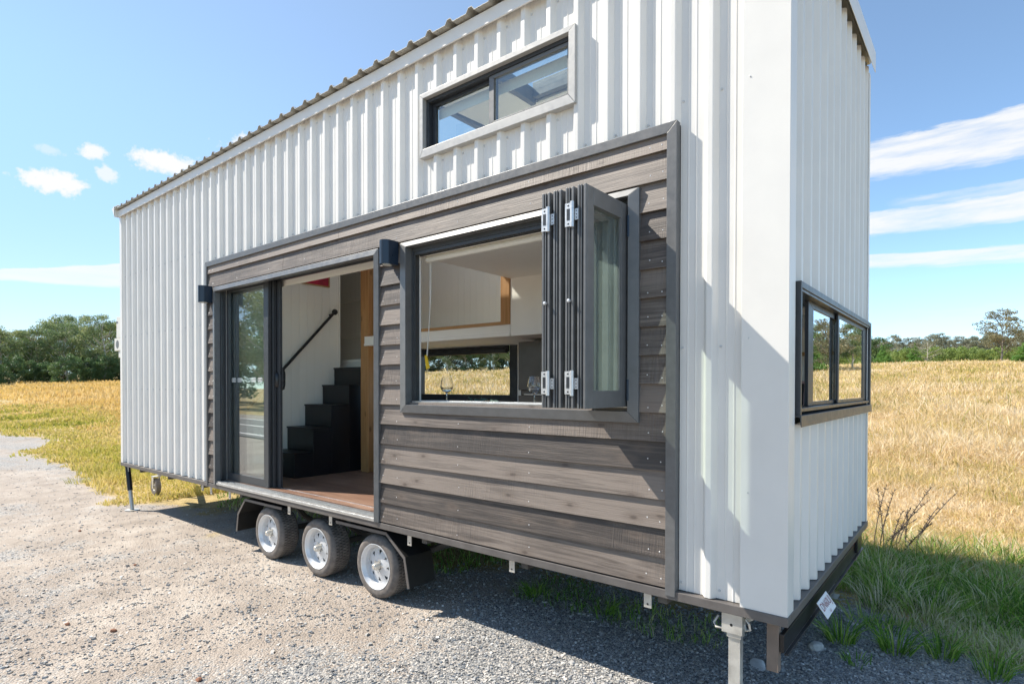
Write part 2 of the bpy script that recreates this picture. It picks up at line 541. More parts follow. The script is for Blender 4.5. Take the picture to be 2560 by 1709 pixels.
leaf_mat('gum_leaf', [(0.000, (0.099, 0.165, 0.072)), (0.450, (0.197, 0.264, 0.112)), (0.750, (0.330, 0.356, 0.145)), (1.000, (0.474, 0.408, 0.184))], 0.4)
leaf_mat('under_leaf', [(0.000, (0.034, 0.084, 0.045)), (0.500, (0.090, 0.163, 0.062)), (1.000, (0.203, 0.292, 0.090))], 0.35)
leaf_mat('pine_leaf', [(0.0, (0.06, 0.16, 0.04)), (0.5, (0.13, 0.27, 0.05)), (1.0, (0.25, 0.38, 0.08))], 0.4)
leaf_mat('olive_leaf', [(0.000, (0.09, 0.11, 0.055)), (0.500, (0.17, 0.17, 0.09)), (1.000, (0.32, 0.27, 0.15))], 0.4)
leaf_mat('wood_leaf', [(0.000, (0.120, 0.192, 0.054)), (0.400, (0.240, 0.324, 0.084)), (0.750, (0.384, 0.432, 0.120)), (1.000, (0.504, 0.456, 0.192))], 0.4)
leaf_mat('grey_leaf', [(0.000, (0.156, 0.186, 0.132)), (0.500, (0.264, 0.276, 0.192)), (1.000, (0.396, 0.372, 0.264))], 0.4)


def ground_mat():
    mt, nt, b = new_mat('ground_surface')
    c = obj_coord(nt)
    g = nt.add('ShaderNodeAttribute', attribute_name='grass').outputs['Fac']
    st = nt.add('ShaderNodeAttribute', attribute_name='stony').outputs['Fac']
    big = nt.noise(c, 0.55, 5, 0.6)
    mid = nt.noise(c, 3.0, 6, 0.62)
    fn = nt.noise(c, 60.0, 4, 0.6)
    dirt = nt.ramp(nt.math('ADD', nt.math('MULTIPLY', big, 0.5), nt.math('MULTIPLY', mid, 0.5)),
                   [(0.34, (0.285, 0.240, 0.200)), (0.5, (0.415, 0.355, 0.300)), (0.64, (0.56, 0.50, 0.43))])
    vo = nt.add('ShaderNodeTexVoronoi')
    vo.inputs['Scale'].default_value = 75
    nt.link(c, vo.inputs['Vector'])
    vs = nt.add('ShaderNodeSeparateXYZ')
    nt.link(vo.outputs['Color'], vs.inputs[0])
    peb = nt.ramp(vs.outputs[0], [(0.0, (0.15, 0.155, 0.165)), (0.35, (0.28, 0.285, 0.285)), (0.7, (0.40, 0.385, 0.36)), (1.0, (0.55, 0.51, 0.46))])
    cover = nt.math('ADD', st, nt.math('MULTIPLY', nt.math('SUBTRACT', mid, 0.5), 1.5))
    cover = nt.math('ADD', cover, nt.math('MULTIPLY', nt.math('SUBTRACT', vs.outputs[1], 0.5), 0.5))
    cover = nt.smooth(cover, 0.30, 0.62)
    grav = nt.mix(cover, dirt, peb)
    grav = nt.mix(nt.math('MULTIPLY', nt.math('SUBTRACT', fn, 0.45), 0.8, clamp=True), grav, (0.20, 0.17, 0.14))
    soil = nt.ramp(nt.noise(c, 5.0, 6, 0.65), [(0.3, (0.22, 0.17, 0.07)), (0.5, (0.45, 0.34, 0.15)), (0.7, (0.60, 0.46, 0.24))])
    gm = nt.smooth(nt.math('ADD', g, nt.math('MULTIPLY', nt.math('SUBTRACT', mid, 0.5), 0.7)), 0.35, 0.65)
    nt.link(nt.mix(gm, grav, soil), b.inputs['Base Color'])
    b.inputs['Roughness'].default_value = 0.95
    b.inputs['Specular IOR Level'].default_value = 0.2
    bn = nt.add('ShaderNodeBump')
    bn.inputs['Strength'].default_value = 0.9
    bn.inputs['Distance'].default_value = 0.012
    h = nt.math('ADD', nt.math('MULTIPLY', nt.math('SUBTRACT', 1.0, vo.outputs['Distance']), 0.7), nt.math('MULTIPLY', fn, 0.5))
    h = nt.math('ADD', h, nt.math('MULTIPLY', nt.noise(c, 14.0, 5, 0.6), 1.2))
    nt.link(h, bn.inputs['Height'])
    nt.link(bn.outputs[0], b.inputs['Normal'])
    MAT['ground_surface'] = mt


ground_mat()


# ------------------------------------------------------------------ mesh helpers
class MB:
    def __init__(self):
        self.v = []
        self.f = []
        self.mi = []
        self.cur = 0

    def face(self, idx):
        self.f.append(tuple(idx))
        self.mi.append(self.cur)

    def add(self, verts, faces):
        o = len(self.v)
        self.v += [tuple(x) for x in verts]
        for f in faces:
            self.face([i + o for i in f])

    def box(self, x0, x1, y0, y1, z0, z1):
        self.add([(x0, y0, z0), (x1, y0, z0), (x1, y1, z0), (x0, y1, z0), (x0, y0, z1), (x1, y0, z1), (x1, y1, z1), (x0, y1, z1)],
                 [(0, 3, 2, 1), (4, 5, 6, 7), (0, 1, 5, 4), (1, 2, 6, 5), (2, 3, 7, 6), (3, 0, 4, 7)])

    def prism(self, poly, axis, a, b):
        """poly in the other two axes (in XYZ order), extruded along axis from a to b"""
        n = len(poly)
        def P(p, t):
            return {'X': (t, p[0], p[1]), 'Y': (p[0], t, p[1]), 'Z': (p[0], p[1], t)}[axis]
        self.add([P(p, a) for p in poly] + [P(p, b) for p in poly],
                 [tuple(range(n))[::-1], tuple(range(n, 2 * n))] + [(i, (i + 1) % n, n + (i + 1) % n, n + i) for i in range(n)])

    def quadstrip(self, A, B):
        o = len(self.v)
        self.v += [tuple(p) for p in A] + [tuple(p) for p in B]
        n = len(A)
        for i in range(n - 1):
            self.face((o + i, o + i + 1, o + n + i + 1, o + n + i))

    def tube(self, pts, r, seg=8, caps=True):
        pts = [Vector(p) for p in pts]
        rs = r if isinstance(r, (list, tuple)) else [r] * len(pts)
        o = len(self.v)
        up = None
        for i, p in enumerate(pts):
            d = (pts[min(i + 1, len(pts) - 1)] - pts[max(i - 1, 0)]).normalized()
            if up is None:
                up = d.orthogonal().normalized()
            else:
                up = (up - d * up.dot(d))
                up = up.normalized() if up.length > 1e-6 else d.orthogonal().normalized()
            w = d.cross(up)
            for k in range(seg):
                a = 2 * math.pi * k / seg
                self.v.append(tuple(p + rs[i] * (math.cos(a) * up + math.sin(a) * w)))
        for i in range(len(pts) - 1):
            for k in range(seg):
                k2 = (k + 1) % seg
                self.face((o + i * seg + k, o + i * seg + k2, o + (i + 1) * seg + k2, o + (i + 1) * seg + k))
        if caps:
            self.face([o + k for k in range(seg)][::-1])
            self.face([o + (len(pts) - 1) * seg + k for k in range(seg)])

    def lathe(self, prof, origin, axis, seg=32, a0=0, a1=2 * math.pi):
        """prof: (radius, along) pairs; axis a unit Vector"""
        ax = Vector(axis).normalized()
        u = Vector((0, 0, 1)) if abs(ax.z) < 0.9 else Vector((1, 0, 0))
        u = (u - ax * u.dot(ax)).normalized()
        w = ax.cross(u)
        org = Vector(origin)
        o = len(self.v)
        n = len(prof)
        for k in range(seg):
            a = a0 + (a1 - a0) * k / seg
            d = math.cos(a) * u + math.sin(a) * w
            for (r, t) in prof:
                self.v.append(tuple(org + d * r + ax * t))
        for k in range(seg):
            k2 = (k + 1) % seg
            for i in range(n - 1):
                self.face((o + k * n + i, o + k2 * n + i, o + k2 * n + i + 1, o + k * n + i + 1))

    def disc(self, c, axis, r, t=0.002, seg=8):
        self.lathe([(0.0001, t), (r * 0.75, t), (r, t * 0.3), (r, 0)], c, axis, seg)

    def build(self, name, mats, parent=None, smooth=False, bevel=0, angle=35):
        me = bpy.data.meshes.new(name)
        me.from_pydata(self.v, [], self.f)
        if not isinstance(mats, (list, tuple)):
            mats = [mats]
        for mm in mats:
            me.materials.append(MAT[mm])
        if len(mats) > 1:
            me.polygons.foreach_set('material_index', self.mi)
        bm = bmesh.new()
        bm.from_mesh(me)
        bmesh.ops.recalc_face_normals(bm, faces=bm.faces)
        bm.to_mesh(me)
        bm.free()
        if smooth:
            me.polygons.foreach_set('use_smooth', [True] * len(me.polygons))
            me.set_sharp_from_angle(angle=rad(angle))
        ob = bpy.data.objects.new(name, me)
        col.objects.link(ob)
        if parent is not None:
            ob.parent = parent
        if bevel:
            md = ob.modifiers.new('bevel', 'BEVEL')
            md.width = bevel
            md.segments = 2
            md.limit_method = 'ANGLE'
            md.angle_limit = rad(40)
            md.harden_normals = False
        return ob


def np_mesh(name, verts, faces_flat, nper, mat, attrs=None, smooth=False):
    """fast mesh from arrays; faces all with nper corners"""
    me = bpy.data.meshes.new(name)
    nv = len(verts)
    nf = len(faces_flat) // nper
    me.vertices.add(nv)
    me.vertices.foreach_set('co', np.ascontiguousarray(verts, dtype=np.float32).ravel())
    me.loops.add(nf * nper)
    me.loops.foreach_set('vertex_index', np.ascontiguousarray(faces_flat, dtype=np.int32))
    me.polygons.add(nf)
    me.polygons.foreach_set('loop_start', np.arange(0, nf * nper, nper, dtype=np.int32))
    try:
        me.polygons.foreach_set('loop_total', np.full(nf, nper, dtype=np.int32))
    except Exception:
        pass
    if attrs:
        for k, a in attrs.items():
            at = me.attributes.new(k, 'FLOAT', 'POINT')
            at.data.foreach_set('value', np.ascontiguousarray(a, dtype=np.float32))
    me.materials.append(MAT[mat])
    me.update(calc_edges=True)
    me.validate()
    if smooth:
        me.polygons.foreach_set('use_smooth', np.ones(len(me.polygons), dtype=bool))
    return me


def link(name, me, parent=None, loc=(0, 0, 0)):
    ob = bpy.data.objects.new(name, me)
    col.objects.link(ob)
    ob.location = loc
    if parent is not None:
        ob.parent = parent
    return ob


def thing(name, label, cat, loc=(0, 0, 0), group=None):
    o = bpy.data.objects.new(name, None)
    o.empty_display_size = 0.1
    col.objects.link(o)
    o.location = loc
    o['label'] = label
    o['category'] = cat
    if group:
        o['group'] = group
    return o


def tag(o, label, cat, group=None):
    o['label'] = label
    o['category'] = cat
    if group:
        o['group'] = group
    return o


def ktag(o, kind):
    o['kind'] = kind
    return o


# ================================================================== SETTING: ground
bx = np.array([-200, -60, -30, -24, -22, -16, -11, -9, -6.6, -3, -1.4, -0.2, 0.9, 3, 6, 30, 200], float)
by = np.array([4, 3, 2.0, 1.6, 1.7, 1.0, 0.45, 0.75, 0.85, 1.1, 1.3, 1.75, 1.85, 1.9, 2.0, 3, 4], float)


def vnoise(x, y, s, seed=0):
    """cheap smooth value noise in [0,1]"""
    x = np.asarray(x, float) * s
    y = np.asarray(y, float) * s
    xi, yi = np.floor(x).astype(np.int64), np.floor(y).astype(np.int64)
    fx, fy = x - xi, y - yi
    fx, fy = fx * fx * (3 - 2 * fx), fy * fy * (3 - 2 * fy)
    def h(a, b):
        n = (a * 374761393 + b * 668265263 + seed * 1442695041) & 0x7fffffff
        n = ((n ^ (n >> 13)) * 1274126177) & 0x7fffffff
        return ((n ^ (n >> 16)) & 0xffff) / 65535.0
    return (h(xi, yi) * (1 - fx) + h(xi + 1, yi) * fx) * (1 - fy) + (h(xi, yi + 1) * (1 - fx) + h(xi + 1, yi + 1) * fx) * fy


def border(x):
    return np.interp(x, bx, by)


def grass_amt(x, y):
    d = y - border(x)
    n = (vnoise(x, y, 0.9, 3) - 0.5) * 1.5 + (vnoise(x, y, 2.7, 4) - 0.5) * 0.8
    return np.clip(0.5 + (d + n * 0.8) / 1.1, 0, 1)


def terrain(x, y):
    x = np.asarray(x, float)
    y = np.asarray(y, float)
    r = np.hypot(x, y)
    t = np.maximum(0, y - 4.5)
    q = np.where(t < 10, t * t / 20.0, t - 5.0)
    lx = np.maximum(0, -x - 9.0)
    az_ = np.arctan2(-x, np.maximum(y, 0.01))
    z = 0.054 * q * (1 - 0.25 * np.clip((r - 90) / 120, 0, 1))
    z = z + 0.012 * np.where(lx < 8, lx * lx / 16, lx - 4) * np.clip((y + 2) / 6, 0, 1)
    z = z + (vnoise(x, y, 0.06, 9) - 0.5) * np.clip((r - 20) / 40, 0, 1) * 0.5
    z = z + (vnoise(x, y, 0.8, 5) - 0.5) * 0.05 * np.clip((y - border(x)) / 2, 0, 1)
    nearm = np.clip((9 - np.hypot(x + 1.5, y + 1)) / 4, 0, 1)
    z = z + nearm * ((vnoise(x, y, 1.1, 1) - 0.5) * 0.035 + (vnoise(x, y, 4.0, 2) - 0.5) * 0.016 + (vnoise(x, y, 9.0, 6) - 0.5) * 0.008)
    for yr in (-1.15, -2.75):
        dr_ = (y - yr - 0.10 * (x + 4) - 0.25 * np.sin(x * 0.35)) / 0.22
        z = z - nearm * 0.022 * np.exp(-dr_ * dr_)
    pad = np.clip(1 - np.hypot(np.clip(np.abs(x + 4.1) - 4.6, 0, None), np.clip(np.abs(y - 1.2) - 1.4, 0, None)) / 1.2, 0, 1)
    return np.where(pad > 0, z * (1 - pad), z)


def axis_pts(lo, hi, a, b, fine, grow):
    p = list(np.arange(a, b + 1e-6, fine))
    s = fine
    q = b
    while q < hi:
        s *= grow
        q += s
        p.append(q)
    s = fine
    q = a
    left = []
    while q > lo:
        s *= grow
        q -= s
        left.append(q)
    return np.array(left[::-1] + p)


gx = axis_pts(-420, 420, -11, 2.5, 0.07, 1.10)
gy = axis_pts(-300, 700, -3.2, 4.5, 0.07, 1.10)
GX, GY = np.meshgrid(gx, gy)
GZ = terrain(GX, GY)
nxg, nyg = len(gx), len(gy)
vv = np.stack([GX, GY, GZ], -1).reshape(-1, 3)
ii = np.arange(nxg * nyg).reshape(nyg, nxg)
ff = np.stack([ii[:-1, :-1], ii[:-1, 1:], ii[1:, 1:], ii[1:, :-1]], -1).reshape(-1)
ga = grass_amt(GX, GY)
ga = np.maximum(ga, np.clip((-12 - GY) / 3, 0, 1))


def stony(x, y):
    s = 0.34 + 0.36 * np.clip((x + 3.2) / 1.6, 0, 1) * np.clip((y + 1.9) / 1.2, 0, 1)
    s = s + 0.30 * np.exp(-((x + 1.6) ** 2 + (y + 2.6) ** 2) / 1.2)
    u, w_ = 0.94 * x + 0.34 * y, -0.34 * x + 0.94 * y
    s = s + (vnoise(u * 0.3, w_, 0.95, 21) - 0.5) * 1.25 + (vnoise(x, y, 2.1, 22) - 0.5) * 0.45
    s = s - 0.30 * np.exp(-(((x + 3.5 - 0.1 * y) / 0.5) ** 2 + ((y + 1.2) / 0.9) ** 2))
    return np.clip(s, 0, 1)


gme = np_mesh('ground', vv, ff, 4, 'ground_surface', {'grass': ga.ravel(), 'stony': stony(GX, GY).ravel()}, smooth=True)
ktag(link('ground', gme), 'structure')

# a sealed road that the door glass mirrors
rb = MB()
xs = np.linspace(-90, -9, 60)
for i in range(len(xs) - 1):
    x0, x1 = xs[i], xs[i + 1]
    y0a, y1a = -5.3 + 0.10 * (x0 + 9), -5.3 + 0.10 * (x1 + 9)
    rb.add([(x0, y0a - 4.2, 0.03), (x1, y1a - 4.2, 0.03), (x1, y1a, 0.03), (x0, y0a, 0.03)], [(0, 1, 2, 3)])
ktag(rb.build('road', 'asphalt'), 'structure')
rl = MB()
for off in (-0.35, -2.1, -3.9):
    for i in range(len(xs) - 1):
        x0, x1 = xs[i], xs[i + 1]
        y0a, y1a = -5.3 + off + 0.10 * (x0 + 9), -5.3 + off + 0.10 * (x1 + 9)
        rl.add([(x0, y0a - .14, 0.034), (x1, y1a - .14, 0.034), (x1, y1a, 0.034), (x0, y0a, 0.034)], [(0, 1, 2, 3)])
ktag(rl.build('road_marking', 'road_paint'), 'structure')

# ================================================================== THE TINY HOUSE
L = -8.334
W = 2.40
FL = 0.660            # floor level
SLOPE = 0.050
house = thing('tiny_house', 'white ribbed steel tiny house on three axles with dark timber panel and bifold window', 'tiny house', (-4.2, 1.2, 0))


def hp(ob):
    """parent to the house keeping world coordinates"""
    ob.parent = house
    ob.matrix_parent_inverse = Matrix.Translation((4.2, -1.2, 0))
    return ob


def HB(mb, name, mats, **k):
    return hp(mb.build(name, mats, None, **k))


def roof_z(y):
    return 4.005 + SLOPE * y


# ---- ribbed sheet
PITCH = 0.1886


def rib_profile(a, b, phase, depth=0.029):
    """(s, d) pairs, d = 0 on the crest and depth on the pan; phase = start of a crest"""
    k0 = math.floor((a - phase) / PITCH) - 1
    pts = []
    k = k0
    while phase + k * PITCH < b + PITCH:
        s = phase + k * PITCH
        pts += [(s - 0.022, depth), (s - 0.002, 0.001), (s + 0.002, 0), (s + 0.024, 0), (s + 0.028, 0.001), (s + 0.048, depth),
                (s + 0.081, depth), (s + 0.0835, depth - 0.0022), (s + 0.0875, depth - 0.0022), (s + 0.090, depth),
                (s + 0.120, depth), (s + 0.1225, depth - 0.0022), (s + 0.1265, depth - 0.0022), (s + 0.129, depth)]
        k += 1
    def ev(x):
        for p, q in zip(pts, pts[1:]):
            if p[0] <= x <= q[0]:
                t = (x - p[0]) / (q[0] - p[0])
                return p[1] + t * (q[1] - p[1])
        return depth
    res = [(a, ev(a))] + [p for p in pts if a < p[0] < b] + [(b, ev(b))]
    return res, ev


def ribbed(mb, a, b, phase, z0, zt, holes, place, cuts=()):
    """vertical ribbed sheet: place(s, d, z) -> point; zt(s) top; holes (s0, s1, z0, z1)"""
    prof, ev = rib_profile(a, b, phase)
    ss = {round(s, 5): d for s, d in prof}
    for h in holes:
        for s in h[:2]:
            if a < s < b:
                ss[round(s, 5)] = ev(s)
    keys = sorted(ss)
    for s, t in zip(keys, keys[1:]):
        mid = (s + t) / 2
        iv = [(z0, None)]
        spans = []
        cur = z0
        for h in sorted([h for h in holes if h[0] < mid < h[1]], key=lambda q: q[2]):
            if h[2] > cur:
                spans.append((cur, h[2]))
            cur = max(cur, h[3])
        spans.append((cur, None))
        for lo, hi in spans:
            hs = zt(s) if hi is None else hi
            ht = zt(t) if hi is None else hi
            mb.add([place(s, ss[s], lo), place(t, ss[t], lo), place(t, ss[t], ht), place(s, ss[s], hs)], [(0, 1, 2, 3)])
    return ev


PANEL = (-5.735, -0.510, 0.60, 2.935)
UPW = (-2.362, -1.120, 3.235, 3.635)
fw = MB()
CREST = 0.006
phase_x = -1.123
ev = ribbed(fw, L + 0.02, -0.02, phase_x, 0.621, lambda s: 3.985, [PANEL, UPW], lambda s, d, z: (s, CREST + d, z))
# screws in the pans
fw.cur = 1
for k in range(-40, 6):
    xs_ = phase_x + k * PITCH + 0.060
    if not (L + 0.1 < xs_ < -0.22):
        continue
    rows = []
    if xs_ < PANEL[0]:
        rows += [0.66, 1.60, 2.30, 3.10, 3.86]
    elif xs_ > PANEL[1]:
        rows += [0.66, 1.83, 3.05, 3.86]
    else:
        rows += [2.985, 3.855]
    if UPW[0] - 0.02 < xs_ < UPW[1] + 0.02:
        rows += [3.175]
    for z in rows:
        fw.disc((xs_, CREST + 0.029, z), (0, -1, 0), 0.007, 0.006, 8)
HB(fw, 'ribbed_front_wall', ['white_steel', 'screw_white'])

rw = MB()
RWIN = (0.17, 2.36, 1.46, 2.11)
ribbed(rw, 0.02, W - 0.01, 0.2575, 0.621, lambda s: 3.93 + SLOPE * s, [RWIN], lambda s, d, z: (-0.005 - d, s, z))
rw.cur = 1
for k in range(0, 12):
    ys_ = 0.2575 + k * PITCH + 0.058
    for z in (0.66, 1.405, 2.165, 2.62, 3.2):
        if ys_ < W - 0.05:
            rw.disc((-0.034, ys_, z), (1, 0, 0), 0.006, 0.006, 8)
HB(rw, 'ribbed_end_wall', ['white_steel', 'screw_white'])
lw = MB()
ribbed(lw, 0.02, W - 0.01, 0.2575, 0.621, lambda s: 3.93 + SLOPE * s, [], lambda s, d, z: (L + 0.005 + d, s, z))
HB(lw, 'ribbed_far_wall', ['white_steel'])
bw = MB()
BWIN = (-5.0, -3.33, 1.40, 2.22)
ADDED_WIN = ((-4.3, -2.8, 3.30, 3.80), (-2.4, -0.4, 2.95, 3.70))  # unseen windows, added to let more sky light indoors
ribbed(bw, L + 0.02, -0.02, phase_x, 0.621, lambda s: 4.10, [BWIN, *ADDED_WIN], lambda s, d, z: (s, W - 0.005 - d, z))
HB(bw, 'ribbed_back_wall', ['white_steel'])

# corner flashings
cfm = MB()
cfm.prism([(-0.203, 0.001), (0.002, 0.001), (0.002, 0.110), (-0.004, 0.112), (-0.0045, 0.007), (-0.203, 0.007)], 'Z', 0.614, 3.92)
cfm.cur = 1
for z in (1.15, 1.86, 3.05):
    cfm.disc((-0.170, 0.001, z), (0, -1, 0), 0.004, 0.003, 8)
HB(cfm, 'corner_flashing', ['white_steel', 'screw_white'], bevel=0.002)
cfl = MB()
cfl.prism([(L - 0.002, 0.001), (L + 0.075, 0.001), (L + 0.075, 0.006), (L + 0.004, 0.006), (L + 0.004, 0.1), (L - 0.002, 0.1)], 'Z', 0.614, 3.92)
HB(cfl, 'corner_flashing', 'white_steel', bevel=0.002)
cfb = MB()
cfb.prism([(-0.1, W - 0.006), (-0.004, W - 0.006), (-0.004, W - 0.055), (0.002, W - 0.055), (0.002, W), (-0.1, W)], 'Z', 0.614, 4.0)
HB(cfb, 'corner_flashing', 'white_steel', bevel=0.002)

# fascia under the roof edge, with a small lip at the bottom
fa = MB()
fa.prism([(-0.014, 3.900), (-0.020, 3.896), (-0.021, 3.899), (-0.0105, 3.9075), (-0.0105, 3.990), (0.03, 3.990), (0.03, 3.986), (-0.006, 3.986), (-0.006, 3.900)], 'X', L - 0.03, 0.025)
HB(fa, 'fascia', 'white_steel')
# barge cap on the near end
bc = MB()
def bz(y, o):
    return 3.905 + SLOPE * y + o
def slope_prism(mb, x0, x1, y0, y1, o0, o1):
    mb.add([(x0, y0, bz(y0, o0)), (x1, y0, bz(y0, o0)), (x1, y1, bz(y1, o0)), (x0, y1, bz(y1, o0)),
            (x0, y0, bz(y0, o1)), (x1, y0, bz(y0, o1)), (x1, y1, bz(y1, o1)), (x0, y1, bz(y1, o1))],
           [(0, 3, 2, 1), (4, 5, 6, 7), (0, 1, 5, 4), (1, 2, 6, 5), (2, 3, 7, 6), (3, 0, 4, 7)])
slope_prism(bc, 0.026, 0.030, -0.05, W + 0.03, 0.0, 0.150)
slope_prism(bc, -0.12, 0.026, -0.05, W + 0.03, 0.146, 0.150)
HB(bc, 'barge_cap', 'white_steel', bevel=0.0015)
bl_ = MB()
slope_prism(bl_, L - 0.034, L - 0.030, -0.05, W + 0.03, 0.0, 0.135)
slope_prism(bl_, L - 0.030, L + 0.1, -0.05, W + 0.03, 0.131, 0.135)
bl_.prism([(L - 0.115, 4.02), (L - 0.030, 4.045), (L - 0.030, 3.92)], 'Y', -0.052, -0.046)
HB(bl_, 'barge_cap', 'white_steel')

# roof sheet with the real roof light and two added ones cut out
SKY = (-2.26, -1.45, 0.32, 1.12)
ADDED_SKY2 = (-3.92, -2.86, 0.30, 1.85)  # unseen roof opening, added to bounce sun into the rooms
ADDED_SKY3 = (-4.70, -3.98, 0.74, 1.62)  # another unseen opening, added for more light inside
rf = MB()
prof, rev = rib_profile(L - 0.025, 0.02, phase_x)
ss = {round(s, 5): d for s, d in prof}
for s in SKY[:2] + ADDED_SKY2[:2] + ADDED_SKY3[:2]:
    ss[round(s, 5)] = rev(s)
keys = sorted(ss)
for s, t in zip(keys, keys[1:]):
    mid = (s + t) / 2
    spans = [(-0.053, W + 0.08)]
    if SKY[0] < mid < SKY[1]:
        spans = [(-0.053, SKY[2]), (SKY[3], W + 0.08)]
    if ADDED_SKY2[0] < mid < ADDED_SKY2[1]:
        spans = [(-0.053, ADDED_SKY2[2]), (ADDED_SKY2[3], W + 0.08)]
    if ADDED_SKY3[0] < mid < ADDED_SKY3[1]:
        spans = [(-0.053, ADDED_SKY3[2]), (ADDED_SKY3[3], W + 0.08)]
    for y0, y1 in spans:
        P = []
        for (q, y) in ((s, y0), (t, y0), (t, y1), (s, y1)):
            P.append((q, y, roof_z(y) + 0.029 - ss[q]))
        rf.add(P, [(0, 1, 2, 3)])
        rf.cur = 1
        rf.add([(p[0], p[1], p[2] - 0.003) for p in P], [(3, 2, 1, 0)])
        if y0 < 0:
            rf.add([P[0], P[1], (P[1][0], P[1][1], P[1][2] - .003), (P[0][0], P[0][1], P[0][2] - .003)], [(0, 1, 2, 3)])
        rf.cur = 0
roof = HB(rf, 'roof', ['white_steel', 'sheet_back'])
skys = []
for Q_ in (SKY, ADDED_SKY2, ADDED_SKY3):  # first one is real, the other two are added to light the interior
    sk = MB()
    for (x0, x1, y0, y1) in ((Q_[0], Q_[0] + .05, Q_[2], Q_[3]), (Q_[1] - .05, Q_[1], Q_[2], Q_[3]),
                             (Q_[0] + .05, Q_[1] - .05, Q_[2], Q_[2] + .05), (Q_[0] + .05, Q_[1] - .05, Q_[3] - .05, Q_[3])):
        za = 3.955 + SLOPE * y0
        sk.box(x0, x1, y0, y1, za, za + 0.12)
    skyl = HB(sk, 'real_or_added_skylight', 'grey_frame', bevel=0.003)
    sg = MB()
    zg = 4.04 + SLOPE * Q_[2]
    sg.box(Q_[0] + .05, Q_[1] - .05, Q_[2] + .05, Q_[3] - .05, zg, zg + 0.006)
    sg.build('glass_pane', 'sash_glass', skyl)


def sub(mb, name, mats, parent, **k):
    """sub-part: same coordinates as its part"""
    return mb.build(name, mats, parent, **k)


# ---- chassis rail and underside
rail = MB()
rail.box(L - 0.004, 0.006, -0.004, 0.055, 0.573, 0.6175)
rail.box(-0.050, 0.006, 0.055, W + 0.004, 0.573, 0.6175)
rail.box(L - 0.004, L + 0.05, 0.055, W + 0.004, 0.573, 0.6175)
rail.box(L + 0.05, -0.05, W - 0.05, W + 0.004, 0.573, 0.6175)
HB(rail, 'chassis_rail', 'brown_rail', bevel=0.003)
ub = MB()
ub.box(L + 0.05, -0.05, 0.055, W - 0.05, 0.600, 0.650)
for y in (0.50, 1.90):
    ub.box(L - 0.1, -0.08, y, y + 0.06, 0.44, 0.598)
for x in np.arange(L + 0.5, -0.3, 0.9):
    ub.box(x, x + 0.05, 0.06, W - 0.06, 0.52, 0.598)
for xw in (-2.954, -3.759, -4.574):
    ub.tube([(xw, 0.25, 0.25), (xw, 2.15, 0.25)], 0.028, 8)
    for y in (0.53, 1.93):
        ub.tube([(xw - 0.33, y, 0.40), (xw - 0.15, y, 0.31), (xw, y, 0.285), (xw + 0.15, y, 0.31), (xw + 0.33, y, 0.40)], 0.026, 6)
        ub.box(xw - 0.36, xw - 0.31, y - 0.04, y + 0.04, 0.37, 0.46)
        ub.box(xw + 0.31, xw + 0.36, y - 0.04, y + 0.04, 0.37, 0.46)
# draw bar
ub.tube([(L + 0.3, 0.55, 0.50), (-9.7, 1.20, 0.47)], 0.04, 6)
ub.tube([(L + 0.3, 1.85, 0.50), (-9.7, 1.20, 0.47)], 0.04, 6)
HB(ub, 'chassis', 'underside')
for k, xb in enumerate((-8.145, -5.898, -5.69, -5.272, -4.141, -3.504, -2.526, -1.578, -0.674)):
    b_ = MB()
    h = 0.062 if k not in (0, 1) else 0.05
    b_.prism([(xb - 0.021, 0.573 - h - .018), (xb + 0.021, 0.573 - h - .018), (xb + 0.021, 0.5725), (xb - 0.021, 0.5725)], 'Y', 0.022, 0.027)
    b_.box(xb - 0.021, xb + 0.021, 0.027, 0.045, 0.5675, 0.5725)
    b_.cur = 1
    b_.disc((xb, 0.022, 0.530 - .018), (0, -1, 0), 0.006, 0.0015, 10)
    HB(b_, 'bracket', ['zinc', 'black_satin'])

# ---- inner shell: lining, floor, ceiling
def tile_wall(mb, holes, a0, a1, z0, z1, boxf):
    xs = sorted({a0, a1, *[h[0] for h in holes], *[h[1] for h in holes]})
    for s, t in zip(xs, xs[1:]):
        mid = (s + t) / 2
        cur = z0
        for h in sorted([h for h in holes if h[0] < mid < h[1]], key=lambda q: q[2]):
            if h[2] > cur:
                boxf(s, t, cur, h[2])
            cur = h[3]
        if cur < z1:
            boxf(s, t, cur, z1)


li = MB()
DOORH = (-5.50, -2.875, FL, 2.70)
KWH = (-2.50, -0.785, 1.535, 2.615)
tile_wall(li, [DOORH, KWH, (-2.34, -1.15, 3.265, 3.61)], L + 0.11, -0.11, FL, 3.985, lambda s, t, a, b: li.box(s, t, 0.100, 0.112, a, b))
HB(li, 'front_lining', 'lining_x')
lb = MB()
tile_wall(lb, [(-4.97, -3.36, 1.47, 2.16), *ADDED_WIN], L + 0.11, -0.11, FL, 4.09, lambda s, t, a, b: lb.box(s, t, 2.30, 2.312, a, b))
HB(lb, 'back_lining', 'lining_x')
le = MB()
tile_wall(le, [(0.14, 2.19, 1.53, 2.075)], 0.112, 2.30, FL, 4.085, lambda s, t, a, b: le.box(-0.112, -0.100, s, t, a, b))
HB(le, 'end_lining', 'lining_y')
le = MB()
le.box(L + 0.100, L + 0.112, 0.112, 2.30, FL, 4.085)
HB(le, 'end_lining', 'lining_y')
fl = MB()
fl.box(L + 0.112, -0.112, 0.10, 2.312, 0.652, FL)
HB(fl, 'floor', 'floor_boards')
ce = MB()
